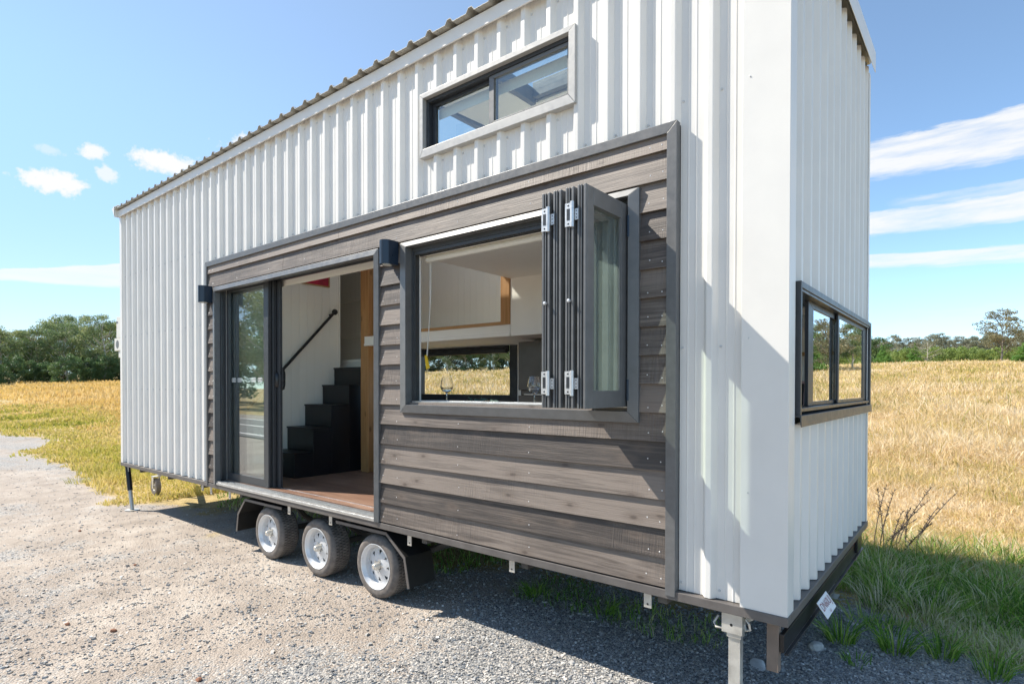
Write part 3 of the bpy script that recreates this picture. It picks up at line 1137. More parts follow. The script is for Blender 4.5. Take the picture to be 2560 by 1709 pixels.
def ceil_piece(x0, x1, y0, y1):
    z0, z1 = 3.94 + SLOPE * y0, 3.94 + SLOPE * y1
    ce.add([(x0, y0, z0), (x1, y0, z0), (x1, y1, z1), (x0, y1, z1), (x0, y0, z0 + .02), (x1, y0, z0 + .02), (x1, y1, z1 + .02), (x0, y1, z1 + .02)],
           [(0, 3, 2, 1), (4, 5, 6, 7), (0, 1, 5, 4), (1, 2, 6, 5), (2, 3, 7, 6), (3, 0, 4, 7)])
cx_ = L + .112
for Q_ in (ADDED_SKY3, ADDED_SKY2, SKY):
    SX0, SX1, SY0, SY1 = Q_[0] - .02, Q_[1] + .02, Q_[2] - .02, Q_[3] + .02
    ceil_piece(cx_, SX0, 0.112, 2.30)
    ceil_piece(SX0, SX1, 0.112, SY0)
    ceil_piece(SX0, SX1, SY1, 2.30)
    cx_ = SX1
ceil_piece(cx_, -0.112, 0.112, 2.30)
HB(ce, 'ceiling', 'interior_white')

# ---- loft over the kitchen, walkway, landing, partition
lo = MB()
lo.box(-2.71, -0.112, 0.112, 1.40, 2.635, 2.745)
HB(lo, 'loft_floor', 'lining_y')
bk = MB()
bk.box(-2.71, -0.112, 1.402, 2.298, 2.105, 2.744)
HB(bk, 'bulkhead', 'interior_white', bevel=0.004)
wk = MB()
wk.box(-4.70, -2.712, 1.402, 2.298, 2.105, 2.215)
wk.box(-4.70, -2.712, 1.394, 1.402, 2.105, 2.135)
HB(wk, 'walkway', 'interior_white', bevel=0.003)
wk2 = MB()
wk2.box(-4.785, -4.0, 1.322, 1.393, 2.100, 2.205)
wk2.box(-4.785, -4.0, 1.314, 1.3215, 2.100, 2.125)
HB(wk2, 'walkway_edge', 'interior_white', bevel=0.003)
ws = MB()
ws.box(-4.775, -4.72, 1.322, 1.393, 2.2055, 2.235)
ws.box(-4.70, -2.815, 1.392, 1.50, 2.2155, 2.245)
HB(ws, 'timber_edge', 'strip_wood', bevel=0.003)
ps = MB()
ps.box(-4.876, -4.735, 1.337, 1.478, FL, 3.99)
HB(ps, 'timber_post', 'post_wood', bevel=0.006)
ps = MB()
ps.box(-4.66, -4.60, 1.40, 1.48, 2.246, 3.99)
HB(ps, 'timber_post', 'post_wood', bevel=0.004)  # stands for the first post's shaded side face, not a separate post
ps = MB()
ps.box(-2.822, -2.713, 1.392, 1.50, 2.216, 2.90)
HB(ps, 'timber_post', 'post_wood', bevel=0.004)
pt = MB()
pt.box(-5.575, -5.512, 0.112, 1.48, FL, 3.955)
HB(pt, 'partition_wall', 'lining_y')
pc = MB()
pc.box(-5.585, -5.505, 1.481, 1.50, 1.868, 3.955)
HB(pc, 'corner_trim', 'interior_white')
ld = MB()
ld.box(-6.6, -4.98, 1.645, 2.298, 1.868, 1.975)
ld.box(-6.6, -4.98, 1.64, 1.645, 1.94, 1.975)
HB(ld, 'landing', 'interior_white', bevel=0.003)
wr = MB()
for z in (2.33, 2.85):
    wr.box(-7.5, -5.6, 2.262, 2.2995, z, z + 0.055)
wr.box(-6.76, -6.70, 2.255, 2.2995, 1.98, 3.9)
HB(wr, 'wall_trim', 'interior_white', bevel=0.003)

# ---- stairs (black boxes climbing to the back)
stx = MB()
ys = [0.57, 0.793, 1.017, 1.253, 1.414, 1.640]
ts = [0.926, 1.183, 1.431, 1.658, 1.868]
for k in range(5):
    stx.box(-5.510, -4.979, ys[k], ys[k + 1] - 0.0005, FL + 0.0005, ts[k] - 0.018)
    stx.box(-5.510, -4.971, ys[k] - 0.010, ys[k + 1] - 0.0115 if k < 4 else ys[k + 1], ts[k] - 0.0175, ts[k])
HB(stx, 'staircase', 'black_satin', bevel=0.002)
hr = MB()
p0, p1 = Vector((-5.45, 0.30, 1.40)), Vector((-5.45, 1.385, 2.545))
hr.tube([p0, p1], 0.017, 12)
for t in (0.05, 0.97):
    q = p0.lerp(p1, t)
    hr.tube([q, (-5.511, q.y, q.z)], 0.012, 8)
hr.lathe([(0.0001, -0.03), (0.03, -0.02), (0.037, 0), (0.03, 0.02), (0.0001, 0.03)], p1, (1, 0, 0), 16)
HB(hr, 'handrail', 'black_satin', smooth=True)

# ---- kitchen fittings inside
bn = MB()
bn.box(-2.75, -0.115, 0.114, 0.62, FL + .001, 1.465)
HB(bn, 'kitchen_bench', 'bench_dark', bevel=0.003)
bt = MB()
bt.box(-2.77, -0.115, 0.114, 0.64, 1.466, 1.495)
HB(bt, 'bench_top', 'bench_dark', bevel=0.003)
bb = MB()
bb.box(-4.66, -3.0, 1.70, 2.298, FL + 0.10, 1.04)
HB(bb, 'back_bench', 'bench_dark', bevel=0.003)
bb2 = MB()
bb2.box(-4.68, -3.0, 1.66, 2.298, 1.041, 1.085)
HB(bb2, 'back_bench_top', 'bench_top', bevel=0.003)
kk = MB()
kk.box(-4.62, -3.0, 1.76, 2.298, FL + .001, FL + 0.0995)
HB(kk, 'kick_board', 'strip_wood')
eb = MB()
eb.box(-1.9, -0.115, 1.72, 2.298, FL + .001, 1.46)
HB(eb, 'end_bench', 'interior_white', bevel=0.003)
es = MB()
es.box(-1.9, -0.115, 2.2, 2.298, 1.885, 1.91)
HB(es, 'timber_shelf', 'strip_wood')

# ---- timber cladding panel
CZ0, CP = 0.628, 0.1463
DOUT = (-5.561, -2.834, 0.618, 2.668)
KOUT = (-2.589, -0.715, 1.450, 2.663)
clad = MB()
px0, px1 = -5.702, -0.566
for k in range(16):
    z0 = CZ0 + CP * k
    z1 = z0 + 0.165
    if k == 15:
        z1 = 2.90
    poly = [(-0.0035, z0), (0.0215 * (z1 - z0) / 0.165 - 0.0035, z1), (0.0215 * (z1 - z0) / 0.165 + 0.011, z1), (0.0135, z0)]
    iv = [(px0, px1)]
    for o in (DOUT, KOUT):
        if z0 < o[3] - 0.02 and z0 + CP > o[2] + 0.07:
            new = []
            for a, b in iv:
                if o[0] > a and o[0] < b:
                    new.append((a, o[0] + 0.02))
                    new.append((o[1] - 0.02, b))
                elif o[1] <= a or o[0] >= b:
                    new.append((a, b))
                else:
                    new.append((a, b))
            iv = new
    rnd = random.Random(k * 7 + 1)
    for a, b in iv:
        if b - a < 0.02:
            continue
        segs = [(a, b)]
        if b - a > 3.5:
            j = {15: -3.35, 14: -4.2}.get(k, a + (b - a) * rnd.uniform(0.35, 0.6))
            segs = [(a, j - 0.0015), (j + 0.0015, b)]
        clad.cur = 0
        for s, t in segs:
            clad.prism(poly, 'X', s, t)
        clad.cur = 1
        zc = z0 + 0.036
        yc = 0.018 * 0.036 / 0.165
        for xn in (-5.665, -5.585, -5.05, -4.45, -3.85, -3.25, -2.79, -2.64, -2.02, -1.43, -0.665, -0.595):
            if a + 0.01 < xn < b - 0.01:
                zz = zc + rnd.uniform(-0.012, 0.02)
                if k in (15,):
                    zz = z0 + 0.03
                clad.disc((xn + rnd.uniform(-.008, .008), -0.0035 + 0.0215 * (zz - z0) / 0.165, zz), (0, -1, 0), 0.0036, 0.0012, 8)
cladding = HB(clad, 'timber_cladding', ['stained_timber', 'nail'])
bkb = MB()
tile_wall(bkb, [(DOUT[0] + .02, DOUT[1] - .02, .618, 2.70), (KOUT[0] + .03, KOUT[1] - .03, KOUT[2] + .03, KOUT[3] - .03)], PANEL[0] + .005, PANEL[1] - .005, 0.62, 2.93,
          lambda s, t, a, b: bkb.box(s, t, 0.040, 0.046, a, b))
HB(bkb, 'building_wrap', 'black_satin')


def frame4(mb, x0, x1, z0, z1, wl, wr_, wb, wt_, y0, y1, lean=0.0):
    """mitred picture-frame in the XZ plane, front face y0, back y1; lean pushes the inner edge forward"""
    def seg(A, B, a, b):
        # A,B outer corners, a,b inner corners (x,z)
        yi = y0 - lean
        v = [(A[0], y0, A[1]), (B[0], y0, B[1]), (b[0], yi, b[1]), (a[0], yi, a[1]),
             (A[0], y1, A[1]), (B[0], y1, B[1]), (b[0], y1, b[1]), (a[0], y1, a[1])]
        mb.add(v, [(0, 1, 2, 3), (7, 6, 5, 4), (0, 4, 5, 1), (1, 5, 6, 2), (2, 6, 7, 3), (3, 7, 4, 0)])
    o = [(x0, z0), (x1, z0), (x1, z1), (x0, z1)]
    n = [(x0 + wl, z0 + wb), (x1 - wr_, z0 + wb), (x1 - wr_, z1 - wt_), (x0 + wl, z1 - wt_)]
    g = 0.0006
    if wb:
        seg((o[0][0] + g, o[0][1]), (o[1][0] - g, o[1][1]), (n[0][0] + g, n[0][1]), (n[1][0] - g, n[1][1]))
    if wr_:
        seg((o[1][0], o[1][1] + g), (o[2][0], o[2][1] - g), (n[1][0], n[1][1] + g), (n[2][0], n[2][1] - g))
    if wt_:
        seg((o[2][0] - g, o[2][1]), (o[3][0] + g, o[3][1]), (n[2][0] - g, n[2][1]), (n[3][0] + g, n[3][1]))
    if wl:
        seg((o[3][0], o[3][1] - g), (o[0][0], o[0][1] + g), (n[3][0], n[3][1] - g), (n[0][0], n[0][1] + g))


# panel trim (three sides)
ptm = MB()
frame4(ptm, -5.733, -0.513, 0.590, 2.950, 0.030, 0.053, 0, 0.052, -0.010, 0.040)
HB(ptm, 'panel_trim', 'dark_steel', bevel=0.002)

# ---- sliding door
dr = MB()
frame4(dr, -5.561, -2.834, 0.618, 2.666, 0.058, 0.046, 0.0, 0.045, -0.010, 0.040, 0.010)
door = HB(dr, 'sliding_door', 'grey_frame', bevel=0.0015)
dj = MB()
dj.box(-5.545, -5.503, 0.047, 0.215, 0.66, 2.6735)
for k in range(4):
    dj.box(-5.5025, -5.486, 0.041 + 0.040 * k, 0.050 + 0.040 * k, 0.67, 2.65)
dj.box(-2.880, -2.840, 0.047, 0.215, 0.66, 2.6735)
dj.box(-5.545, -2.840, 0.047, 0.215, 2.674, 2.69)
for k in range(5):
    dj.box(-5.48, -2.882, 0.041 + 0.037 * k, 0.047 + 0.037 * k, 2.652, 2.6735)
sub(dj, 'door_frame', 'frame_dark', door, bevel=0.0015)
ds = MB()
ds.box(-5.50, -2.882, -0.012, 0.215, 0.6185, 0.640)
for k in range(8):
    ds.box(-5.50, -2.882, -0.006 + 0.027 * k, 0.000 + 0.027 * k, 0.6405, 0.656 + (0.008 if k == 7 else 0))
sub(ds, 'door_sill', 'aluminium', door, bevel=0.001)
PZ0, PZ1 = 0.662, 2.650
panels = [(-5.484, -4.640, 0.098), (-5.478, -4.620, 0.136), (-5.472, -4.570, 0.174)]
for k, (a, b, y) in enumerate(panels):
    pf = MB()
    frame4(pf, a, b, PZ0, PZ1, 0.040, 0.085, 0.075, 0.036, y, y + 0.030)
    pf.box(b + 0.0005, b + 0.008, y + 0.004, y + 0.010, PZ0, PZ1)
    pf.box(b + 0.0005, b + 0.008, y + 0.021, y + 0.027, PZ0, PZ1)
    sub(pf, 'door_leaf', 'frame_dark', door, bevel=0.0015)
    gp = MB()
    gp.box(a + 0.038, b - 0.083, y + 0.012, y + 0.018, PZ0 + 0.073, PZ1 - 0.034)
    sub(gp, 'glass_pane', 'pane_glass', door)
    if k < 2:
        cx0 = a + 0.088 + 0.0165
        for c in ((0, .122, .41, .535) if k == 0 else (0.235, 0.60)):
            st = MB()
            for r_ in range(4):
                cx = cx0 + c + 0.0205 * r_
                for j in range(20):
                    a0_, a1_ = 2 * math.pi * j / 20, 2 * math.pi * (j + 1) / 20
                    q = []
                    for (aa, rr) in ((a0_, 1), (a1_, 1), (a1_, 0.74), (a0_, 0.74)):
                        q.append((cx + 0.0165 * rr * math.cos(aa), y + 0.0105 - 0.0002 * r_, 1.703 + 0.021 * rr * math.sin(aa)))
                    st.add(q, [(0, 1, 2, 3)])
            sub(st, 'safety_decal', 'sticker', door)
hd = MB()
hd.lathe([(0.0001, 0.030), (0.018, 0.028), (0.027, 0.016), (0.030, 0)], (-4.606, 0.173, 1.70), (0, -1, 0), 24)
for v_i in range(len(hd.v)):
    x, y, z = hd.v[v_i]
    hd.v[v_i] = (x, y, 1.70 + (z - 1.70) * 2.6)
sub(hd, 'handle', 'black_plastic', door, smooth=True)
hd2 = MB()
hd2.prism([(0.178, 1.60), (0.200, 1.61), (0.210, 1.66), (0.210, 1.76), (0.200, 1.81), (0.178, 1.82)], 'X', -4.560, -4.520)
sub(hd2, 'handle', 'black_plastic', door, bevel=0.004)
blm = MB()
blm.lathe([(0.0001, 0), (0.024, 0), (0.024, 2.57), (0.0001, 2.57)], (-5.47, 0.245, 2.632), (1, 0, 0), 20)
blm.box(-5.47, -2.89, 0.222, 0.232, 2.604, 2.660)
HB(blm, 'roller_blind', 'blind_white', smooth=True)

# ---- kitchen bifold window
kw = MB()
frame4(kw, -2.589, -0.715, 1.450, 2.664, 0.072, 0.058, 0.058, 0.036, -0.010, 0.040, 0.012)
kwin = HB(kw, 'kitchen_window', 'grey_frame', bevel=0.0015)
kj = MB()
kj.box(-2.560, -2.505, 0.041, 0.118, 1.49, 2.64)
kj.box(-2.505, -2.495, 0.050, 0.060, 1.535, 2.60)
kj.box(-0.785, -0.74, 0.041, 0.118, 1.49, 2.64)
kj.box(-2.505, -0.785, 0.041, 0.118, 2.600, 2.64)
for y in (0.046, 0.072, 0.10):
    kj.box(-2.50, -0.79, y, y + 0.007, 2.576, 2.5995)
sub(kj, 'window_frame', 'frame_dark', kwin, bevel=0.0015)
ksl = MB()
ksl.box(-2.505, -0.785, 0.020, 0.130, 1.495, 1.520)
for y in (0.024, 0.052, 0.078):
    ksl.box(-2.50, -0.79, y, y + 0.006, 1.5203, 1.534)
ksl.box(-2.50, -0.79, 0.108, 0.128, 1.5203, 1.540)
sub(ksl, 'window_sill', 'aluminium', kwin, bevel=0.001)
kr = MB()
kr.box(-2.495, -0.80, 0.128, 0.200, 2.585, 2.632)
kr.lathe([(0.0001, 0), (0.022, 0), (0.022, 1.68), (0.0001, 1.68)], (-2.49, 0.165, 2.563), (1, 0, 0), 16)
sub(kr, 'roller_blind', 'blind_white', kwin, smooth=True)
cd = MB()
cd.tube([(-2.452, 0.165, 2.56), (-2.449, 0.160, 2.3), (-2.458, 0.15, 2.05), (-2.470, 0.14, 1.86)], 0.0026, 6)
cd.tube([(-2.468, 0.170, 2.56), (-2.466, 0.168, 2.2), (-2.474, 0.15, 1.86)], 0.0026, 6)
sub(cd, 'blind_cord', 'cream_cord', kwin, smooth=True)
tgm = MB()
tgm.prism([(-2.492, 1.862), (-2.470, 1.868), (-2.437, 1.772), (-2.475, 1.762)], 'Y', 0.138, 0.142)
sub(tgm, 'hang_tag', 'yellow_tag', kwin)

# four leaves folded out square to the wall
SW, ST = 0.415, 0.046
SZ0, SZ1 = 1.532, 2.588
xr = -0.785
leafx = []
for k in range(4):
    x1 = xr - k * 0.0675 - (0.004 if k >= 2 else 0)
    x0 = x1 - ST
    leafx.append((x0, x1))
    lf = MB()
    yo, yi = -SW, 0.005
    s1 = 0.070
    for (a, b) in ((yo + 0.014, yo + s1), (yi - s1, yi)):
        lf.box(x0, x1, a, b, SZ0, SZ1)
    # channel lips on the outer edge of the stile
    for (a, b) in ((x0, x0 + 0.011), (x0 + 0.0175, x0 + 0.0235), (x1 - 0.012, x1)):
        lf.box(a, b, yo, yo + 0.0135, SZ0, SZ1)
    lf.box(x0, x1, yo + s1 + .0005, yi - s1 - .0005, SZ0, SZ0 + 0.085)
    lf.box(x0, x1, yo + s1 + .0005, yi - s1 - .0005, SZ1 - 0.085, SZ1)
    # glazing bead
    for (a, b, c, d) in ((yo + s1 + .0005, yo + s1 + .011, SZ0 + .0855, SZ1 - .0855), (yi - s1 - .011, yi - s1 - .0005, SZ0 + .0855, SZ1 - .0855)):
        lf.box(x1 - 0.013, x1 - 0.003, a, b, c, d)
    sub(lf, 'sash', 'grey_frame', kwin, bevel=0.0015)
    gp = MB()
    gp.box((x0 + x1) / 2 - 0.003, (x0 + x1) / 2 + 0.003, yo + s1 - .002, yi - s1 + .002, SZ0 + 0.083, SZ1 - 0.083)
    sub(gp, 'glass_pane', 'dusty_glass' if k == 0 else 'sash_glass', kwin)
for (ka, kb) in ((3, 2), (1, 0)):
    xa = leafx[ka][1] - 0.004
    for zc in (2.455, 1.655):
        hg = MB()
        hg.box(xa - 0.040, xa - 0.004, -SW - 0.007, -SW - 0.001, zc - 0.055, zc + 0.055)
        hg.box(xa + 0.014, xa + 0.034, -SW - 0.006, -SW - 0.001, zc - 0.030, zc + 0.022)
        hg.tube([(xa + 0.004, -SW - 0.012, zc - 0.062), (xa + 0.004, -SW - 0.012, zc + 0.058)], 0.0095, 12)
        hg.cur = 1
        hg.box(xa - 0.030, xa - 0.014, -SW - 0.0085, -SW - 0.0072, zc - 0.026, zc + 0.028)
        for dz_ in (-0.043, 0.043):
            hg.disc((xa - 0.022, -SW - 0.0072, zc + dz_), (0, -1, 0), 0.005, 0.001, 10)
        for dz_ in (-0.020, -0.004, 0.012):
            hg.disc((xa + 0.024, -SW - 0.0062, zc + dz_), (0, -1, 0), 0.0032, 0.001, 8)
        sub(hg, 'hinge', ['silver_hinge', 'black_frame'], kwin)
    kn = MB()
    kn.lathe([(0.0001, 0.022), (0.008, 0.02), (0.009, 0.012), (0.005, 0.0)], (xa - 0.012, -SW - 0.001, 2.045), (0, -1, 0), 12)
    sub(kn, 'knob', 'silver_hinge', kwin, smooth=True)
for zc in (2.47, 1.62):
    pv = MB()
    pv.tube([(-0.772, -0.018, zc - 0.055), (-0.772, -0.018, zc + 0.055)], 0.008, 10)
    sub(pv, 'hinge', 'lamp_navy', kwin, smooth=True)

# ---- upper window
uw = MB()
frame4(uw, -2.378, -1.104, 3.215, 3.652, 0.034, 0.044, 0.056, 0.032, -0.014, 0.034, 0.0)
uwin = HB(uw, 'upper_window', 'trim_pale', bevel=0.002)
uf = MB()
frame4(uf, -2.352, -1.140, 3.262, 3.628, 0.030, 0.020, 0.020, 0.030, 0.020, 0.095)
frame4(uf, -2.320, -1.742, 3.284, 3.596, 0.030, 0.030, 0.022, 0.020, 0.058, 0.084)
sub(uf, 'window_frame', 'black_frame', uwin, bevel=0.0015)
uf = MB()
frame4(uf, -1.775, -1.162, 3.283, 3.597, 0.040, 0.022, 0.024, 0.022, 0.030, 0.056)
sub(uf, 'sash', 'grey_frame', uwin, bevel=0.0015)
for (a, b, y) in ((-2.292, -1.770, 0.068), (-1.737, -1.182, 0.040)):
    g = MB()
    g.box(a, b, y, y + 0.005, 3.303, 3.579)
    sub(g, 'glass_pane', 'pane_glass', uwin)
ub_ = MB()
ub_.lathe([(0.0001, 0), (0.026, 0), (0.026, 1.15), (0.0001, 1.15)], (-2.32, 0.15, 3.575), (1, 0, 0), 16)
ub_.box(-2.32, -1.17, 0.122, 0.126, 3.515, 3.58)
sub(ub_, 'roller_blind', 'blind_white', uwin, smooth=True)

# ---- end window (in the YZ plane, built through a swap of axes)
def frame_end(mb, y0, y1, z0, z1, wl, wr_, wb, wt_, x0, x1, lean=0.0):
    t = MB()
    frame4(t, y0, y1, z0, z1, wl, wr_, wb, wt_, -x0, -x1, lean)
    mb.add([(-v[1], v[0], v[2]) for v in t.v], t.f)


ew = MB()
frame_end(ew, 0.148, 2.410, 1.505, 2.123, 0.020, 0.050, 0.0, 0.030, 0.018, -0.04)
ew.prism([(-0.04, 1.515), (0.022, 1.505), (0.024, 1.452), (0.020, 1.452), (0.016, 1.495), (-0.04, 1.505)], 'Y', 0.142, 2.418)
ewin = HB(ew, 'end_window', 'frame_dark', bevel=0.0015)
ef = MB()
frame_end(ef, 0.160, 2.395, 1.520, 2.105, 0.009, 0.040, 0.018, 0.026, 0.012, -0.098)
frame_end(ef, 0.510, 1.470, 1.540, 2.079, 0.115, 0.055, 0.020, 0.032, -0.026, -0.044)
frame_end(ef, 1.215, 2.354, 1.540, 2.079, 0.040, 0.165, 0.020, 0.026, -0.008, -0.020)
sub(ef, 'window_frame', 'black_frame', ewin, bevel=0.0015)
ei = MB()
ei.box(-0.064, -0.060, 1.15, 1.20, 1.545, 2.075)
sub(ei, 'interlock', 'grey_frame', ewin)
for (a, b, x) in ((0.623, 1.417, -0.035), (1.253, 2.191, -0.014)):
    g = MB()
    g.box(x - 0.003, x + 0.003, a, b, 1.558, 2.055)
    sub(g, 'glass_pane', 'end_glass', ewin)

# ---- back window behind the kitchen
kb = MB()
frame4(kb, -5.00, -3.330, 1.40, 2.22, 0.05, 0.11, 0.05, 0.05, 2.345, 2.40)
frame4(kb, -4.96, -3.335, 1.44, 2.19, 0.04, 0.105, 0.105, 0.03, 2.290, 2.3445)
kbw = HB(kb, 'back_window', 'black_frame', bevel=0.0015)
kg = MB()
kg.box(-4.925, -3.435, 2.350, 2.355, 1.53, 2.165)
sub(kg, 'glass_pane', 'drink_glass', kbw)
kbl = MB()
kbl.box(-4.95, -3.442, 2.262, 2.288, 2.03, 2.20)
kbl.lathe([(0.0001, 0), (0.030, 0), (0.030, 1.5), (0.0001, 1.5)], (-4.95, 2.25, 2.045), (1, 0, 0), 14)
sub(kbl, 'roller_blind', 'black_frame', kbw)

for hx0, hx1, hz0, hz1 in ADDED_WIN:  # frames and panes of the windows added to brighten the rooms
    hm = MB()
    frame4(hm, hx0 - 0.02, hx1 + 0.02, hz0 - 0.02, hz1 + 0.02, 0.06, 0.06, 0.06, 0.06, 2.313, 2.405)
    hw_ = HB(hm, 'added_window', 'black_frame')
    hm = MB()
    hm.box(hx0 + 0.04, hx1 - 0.04, 2.352, 2.357, hz0 + 0.04, hz1 - 0.04)
    sub(hm, 'glass_pane', 'drink_glass', hw_)

# ---- wall lamps
for (xc) in (-2.662, -5.632):
    z0, z1 = 2.512, 2.682
    wl = MB()
    pts = []
    for j in range(17):
        a = math.pi * j / 16
        pts.append((xc - 0.047 * math.cos(a), -0.075 - 0.047 * math.sin(a)))
    poly = [(xc - 0.047, -0.0015)] + pts + [(xc + 0.047, -0.0015)]
    wl.prism(poly, 'Z', z0, z1)
    lamp = HB(wl, 'wall_lamp', 'lamp_navy', smooth=True, angle=30)
    ll = MB()
    ll.lathe([(0.036, -0.004), (0.036, 0.001), (0.026, 0.001)], (xc, -0.068, z0 - 0.0005), (0, 0, 1), 20)
    ll.lathe([(0.0001, -0.0015), (0.030, -0.0015)], (xc, -0.068, z0 - 0.0005), (0, 0, 1), 20)
    sub(ll, 'lamp_lens', 'lamp_lens', lamp)

# ---- wheels
WR, WC = 0.247, 0.247


def tyre(mb):
    prof = [(0.172, 0.012), (0.182, 0.004), (0.205, 0.0), (0.226, 0.006), (0.238, 0.016), (0.2445, 0.030)]
    for (a, b) in ((0.036, 0.064), (0.070, 0.098), (0.104, 0.132), (0.138, 0.164)):
        prof += [(0.247, a), (0.247, b), (0.2405, b + 0.001), (0.2405, b + 0.005)]
    prof += [(0.2445, 0.172), (0.236, 0.185), (0.215, 0.197), (0.185, 0.196), (0.172, 0.186)]
    mb.lathe(prof, (0, 0, 0), (0, 1, 0), 72)
    # cross cuts in the tread: thin dark grooves standing just proud
    mb.cur = 1
    for k in range(60):
        a = 2 * math.pi * k / 60
        for (y0, y1, sh) in ((0.038, 0.062, 0.0), (0.072, 0.096, 0.5), (0.106, 0.130, 0.0), (0.140, 0.162, 0.5)):
            aa = a + sh * 2 * math.pi / 60
            w = 0.0055
            c, s = math.cos(aa), math.sin(aa)
            R0 = 0.2476
            t = (-s, c)
            mb.add([(R0 * s - w * c / 2, y0, R0 * c + w * s / 2), (R0 * s + w * c / 2, y0, R0 * c - w * s / 2),
                    (R0 * s + w * c / 2, y1, R0 * c - w * s / 2), (R0 * s - w * c / 2, y1, R0 * c + w * s / 2)], [(0, 1, 2, 3)])


def rim(mb):
    mb.lathe([(0.1735, 0.012), (0.1775, 0.006), (0.176, 0.002), (0.170, 0.003), (0.165, 0.012), (0.158, 0.020), (0.150, 0.030), (0.147, 0.055), (0.144, 0.066)], (0, 0, 0), (0, 1, 0), 64)
    # disc with eight triangular windows: ring pieces between windows
    n = 8
    ri, ro = 0.088, 0.122
    def P(r, a, y):
        return (r * math.sin(a), y, r * math.cos(a))
    yo = lambda r: 0.062 - 0.018 * (0.144 - r) / 0.06
    for k in range(n):
        c = 2 * math.pi * k / n
        h = math.pi / n
        # triangle window: apex inside, base outside
        half_o, half_i = 0.145, 0.03
        ol, orr = c - half_o, c + half_o
        il, ir = c - half_i, c + half_i
        steps = 6
        # outer band
        for j in range(steps):
            a0, a1 = c - h + 2 * h * j / steps, c - h + 2 * h * (j + 1) / steps
            mb.add([P(0.145, a0, yo(.144)), P(0.145, a1, yo(.144)), P(ro, a1, yo(ro)), P(ro, a0, yo(ro))], [(0, 1, 2, 3)])
            mb.add([P(ri, a0, yo(ri)), P(ri, a1, yo(ri)), P(0.056, a1, 0.040), P(0.056, a0, 0.040)], [(0, 1, 2, 3)])
        for (a_o0, a_o1, a_i0, a_i1) in ((c - h, ol, c - h, il), (orr, c + h, ir, c + h)):
            mb.add([P(ro, a_o0, yo(ro)), P(ro, a_o1, yo(ro)), P(ri, a_i1, yo(ri)), P(ri, a_i0, yo(ri))], [(0, 1, 2, 3)])
        # thickness of the window sides
        for (ao, ai) in ((ol, il), (orr, ir)):
            mb.add([P(ro, ao, yo(ro)), P(ri, ai, yo(ri)), P(ri, ai, yo(ri) + .005), P(ro, ao, yo(ro) + .005)], [(0, 1, 2, 3)])
        mb.add([P(ro, ol, yo(ro)), P(ro, orr, yo(ro)), P(ro, orr, yo(ro) + .005), P(ro, ol, yo(ro) + .005)], [(0, 1, 2, 3)])
    mb.lathe([(0.056, 0.040), (0.034, 0.040), (0.033, 0.046)], (0, 0, 0), (0, 1, 0), 48)
    # inner barrel
    mb.lathe([(0.144, 0.068), (0.140, 0.10), (0.145, 0.17), (0.171, 0.186)], (0, 0, 0), (0, 1, 0), 40)


def hub(mb):
    mb.lathe([(0.0001, -0.014), (0.016, -0.014), (0.021, -0.009), (0.0225, 0.004), (0.0275, 0.006), (0.0285, 0.060), (0.09, 0.075), (0.10, 0.12), (0.0001, 0.125)], (0, 0, 0), (0, 1, 0), 28)
    for k in range(5):
        a = 2 * math.pi * k / 5 + 0.3
        mb.lathe([(0.0001, 0.028), (0.0045, 0.028), (0.006, 0.031), (0.006, 0.041)], (0.045 * math.sin(a), 0, 0.045 * math.cos(a)), (0, 1, 0), 6)


def make_wheel():
    hb_, tb, rb_ = MB(), MB(), MB()
    hub(hb_)
    tyre(tb)
    rim(rb_)
    w = hb_.build('wheel', 'zinc', None, smooth=True)
    t = tb.build('tyre', ['rubber', 'black_mud'], w, smooth=True, angle=28)
    r_ = rb_.build('rim', 'rim_white', w, smooth=True, angle=30)
    return w, t, r_


w0, t0, r0 = make_wheel()
first = True
for side, yv in ((1, 0.05), (-1, W - 0.05)):
    for xw in (-2.960, -3.762, -4.576):
        if first:
            w, t, r_ = w0, t0, r0
            first = False
        else:
            w, t, r_ = w0.copy(), t0.copy(), r0.copy()
            for q in (w, t, r_):
                col.objects.link(q)
            t.parent = w
            r_.parent = w
        hp(w)
        w.location = (xw, yv, WC)
        w.rotation_euler = (0, random.Random(int(xw * 100)).uniform(0, 0.6), 0 if side == 1 else math.pi)

# mudguards
for pts in ([(-5.142, 0.185), (-5.108, 0.37), (-4.957, 0.532), (-4.274, 0.535)], [(-3.431, 0.540), (-2.790, 0.545), (-2.578, 0.396), (-2.530, 0.180)]):
    mg = MB()
    n = len(pts)
    pv_ = [Vector((p[0], 0, p[1])) for p in pts]
    def offs(d):
        out = []
        for i in range(n):
            a = pv_[max(i - 1, 0)]
            b = pv_[min(i + 1, n - 1)]
            dd = (b - a).normalized()
            nn = Vector((dd.z, 0, -dd.x))
            out.append(pv_[i] + nn * d)
        return out
    A, B = offs(0), offs(0.004)
    for y0, y1, q0, q1 in ((0.03, 0.285, A, B),):
        mg.quadstrip([(p.x, y0, p.z) for p in q0], [(p.x, y1, p.z) for p in q0])
        mg.quadstrip([(p.x, y0, p.z) for p in q1], [(p.x, y1, p.z) for p in q1])
    C, D = offs(-0.002), offs(0.022)
    mg.cur = 1
    for (y0, y1) in ((0.024, 0.029),):
        mg.quadstrip([(p.x, y0, p.z) for p in C], [(p.x, y0, p.z) for p in D])
        mg.quadstrip([(p.x, y1, p.z) for p in C], [(p.x, y1, p.z) for p in D])
        mg.quadstrip([(p.x, y0, p.z) for p in C], [(p.x, y1, p.z) for p in C])
        mg.quadstrip([(p.x, y0, p.z) for p in D], [(p.x, y1, p.z) for p in D])
    # tapered side plate inside the front one
    HB(mg, 'mudguard', ['black_mud', 'brown_rail'])

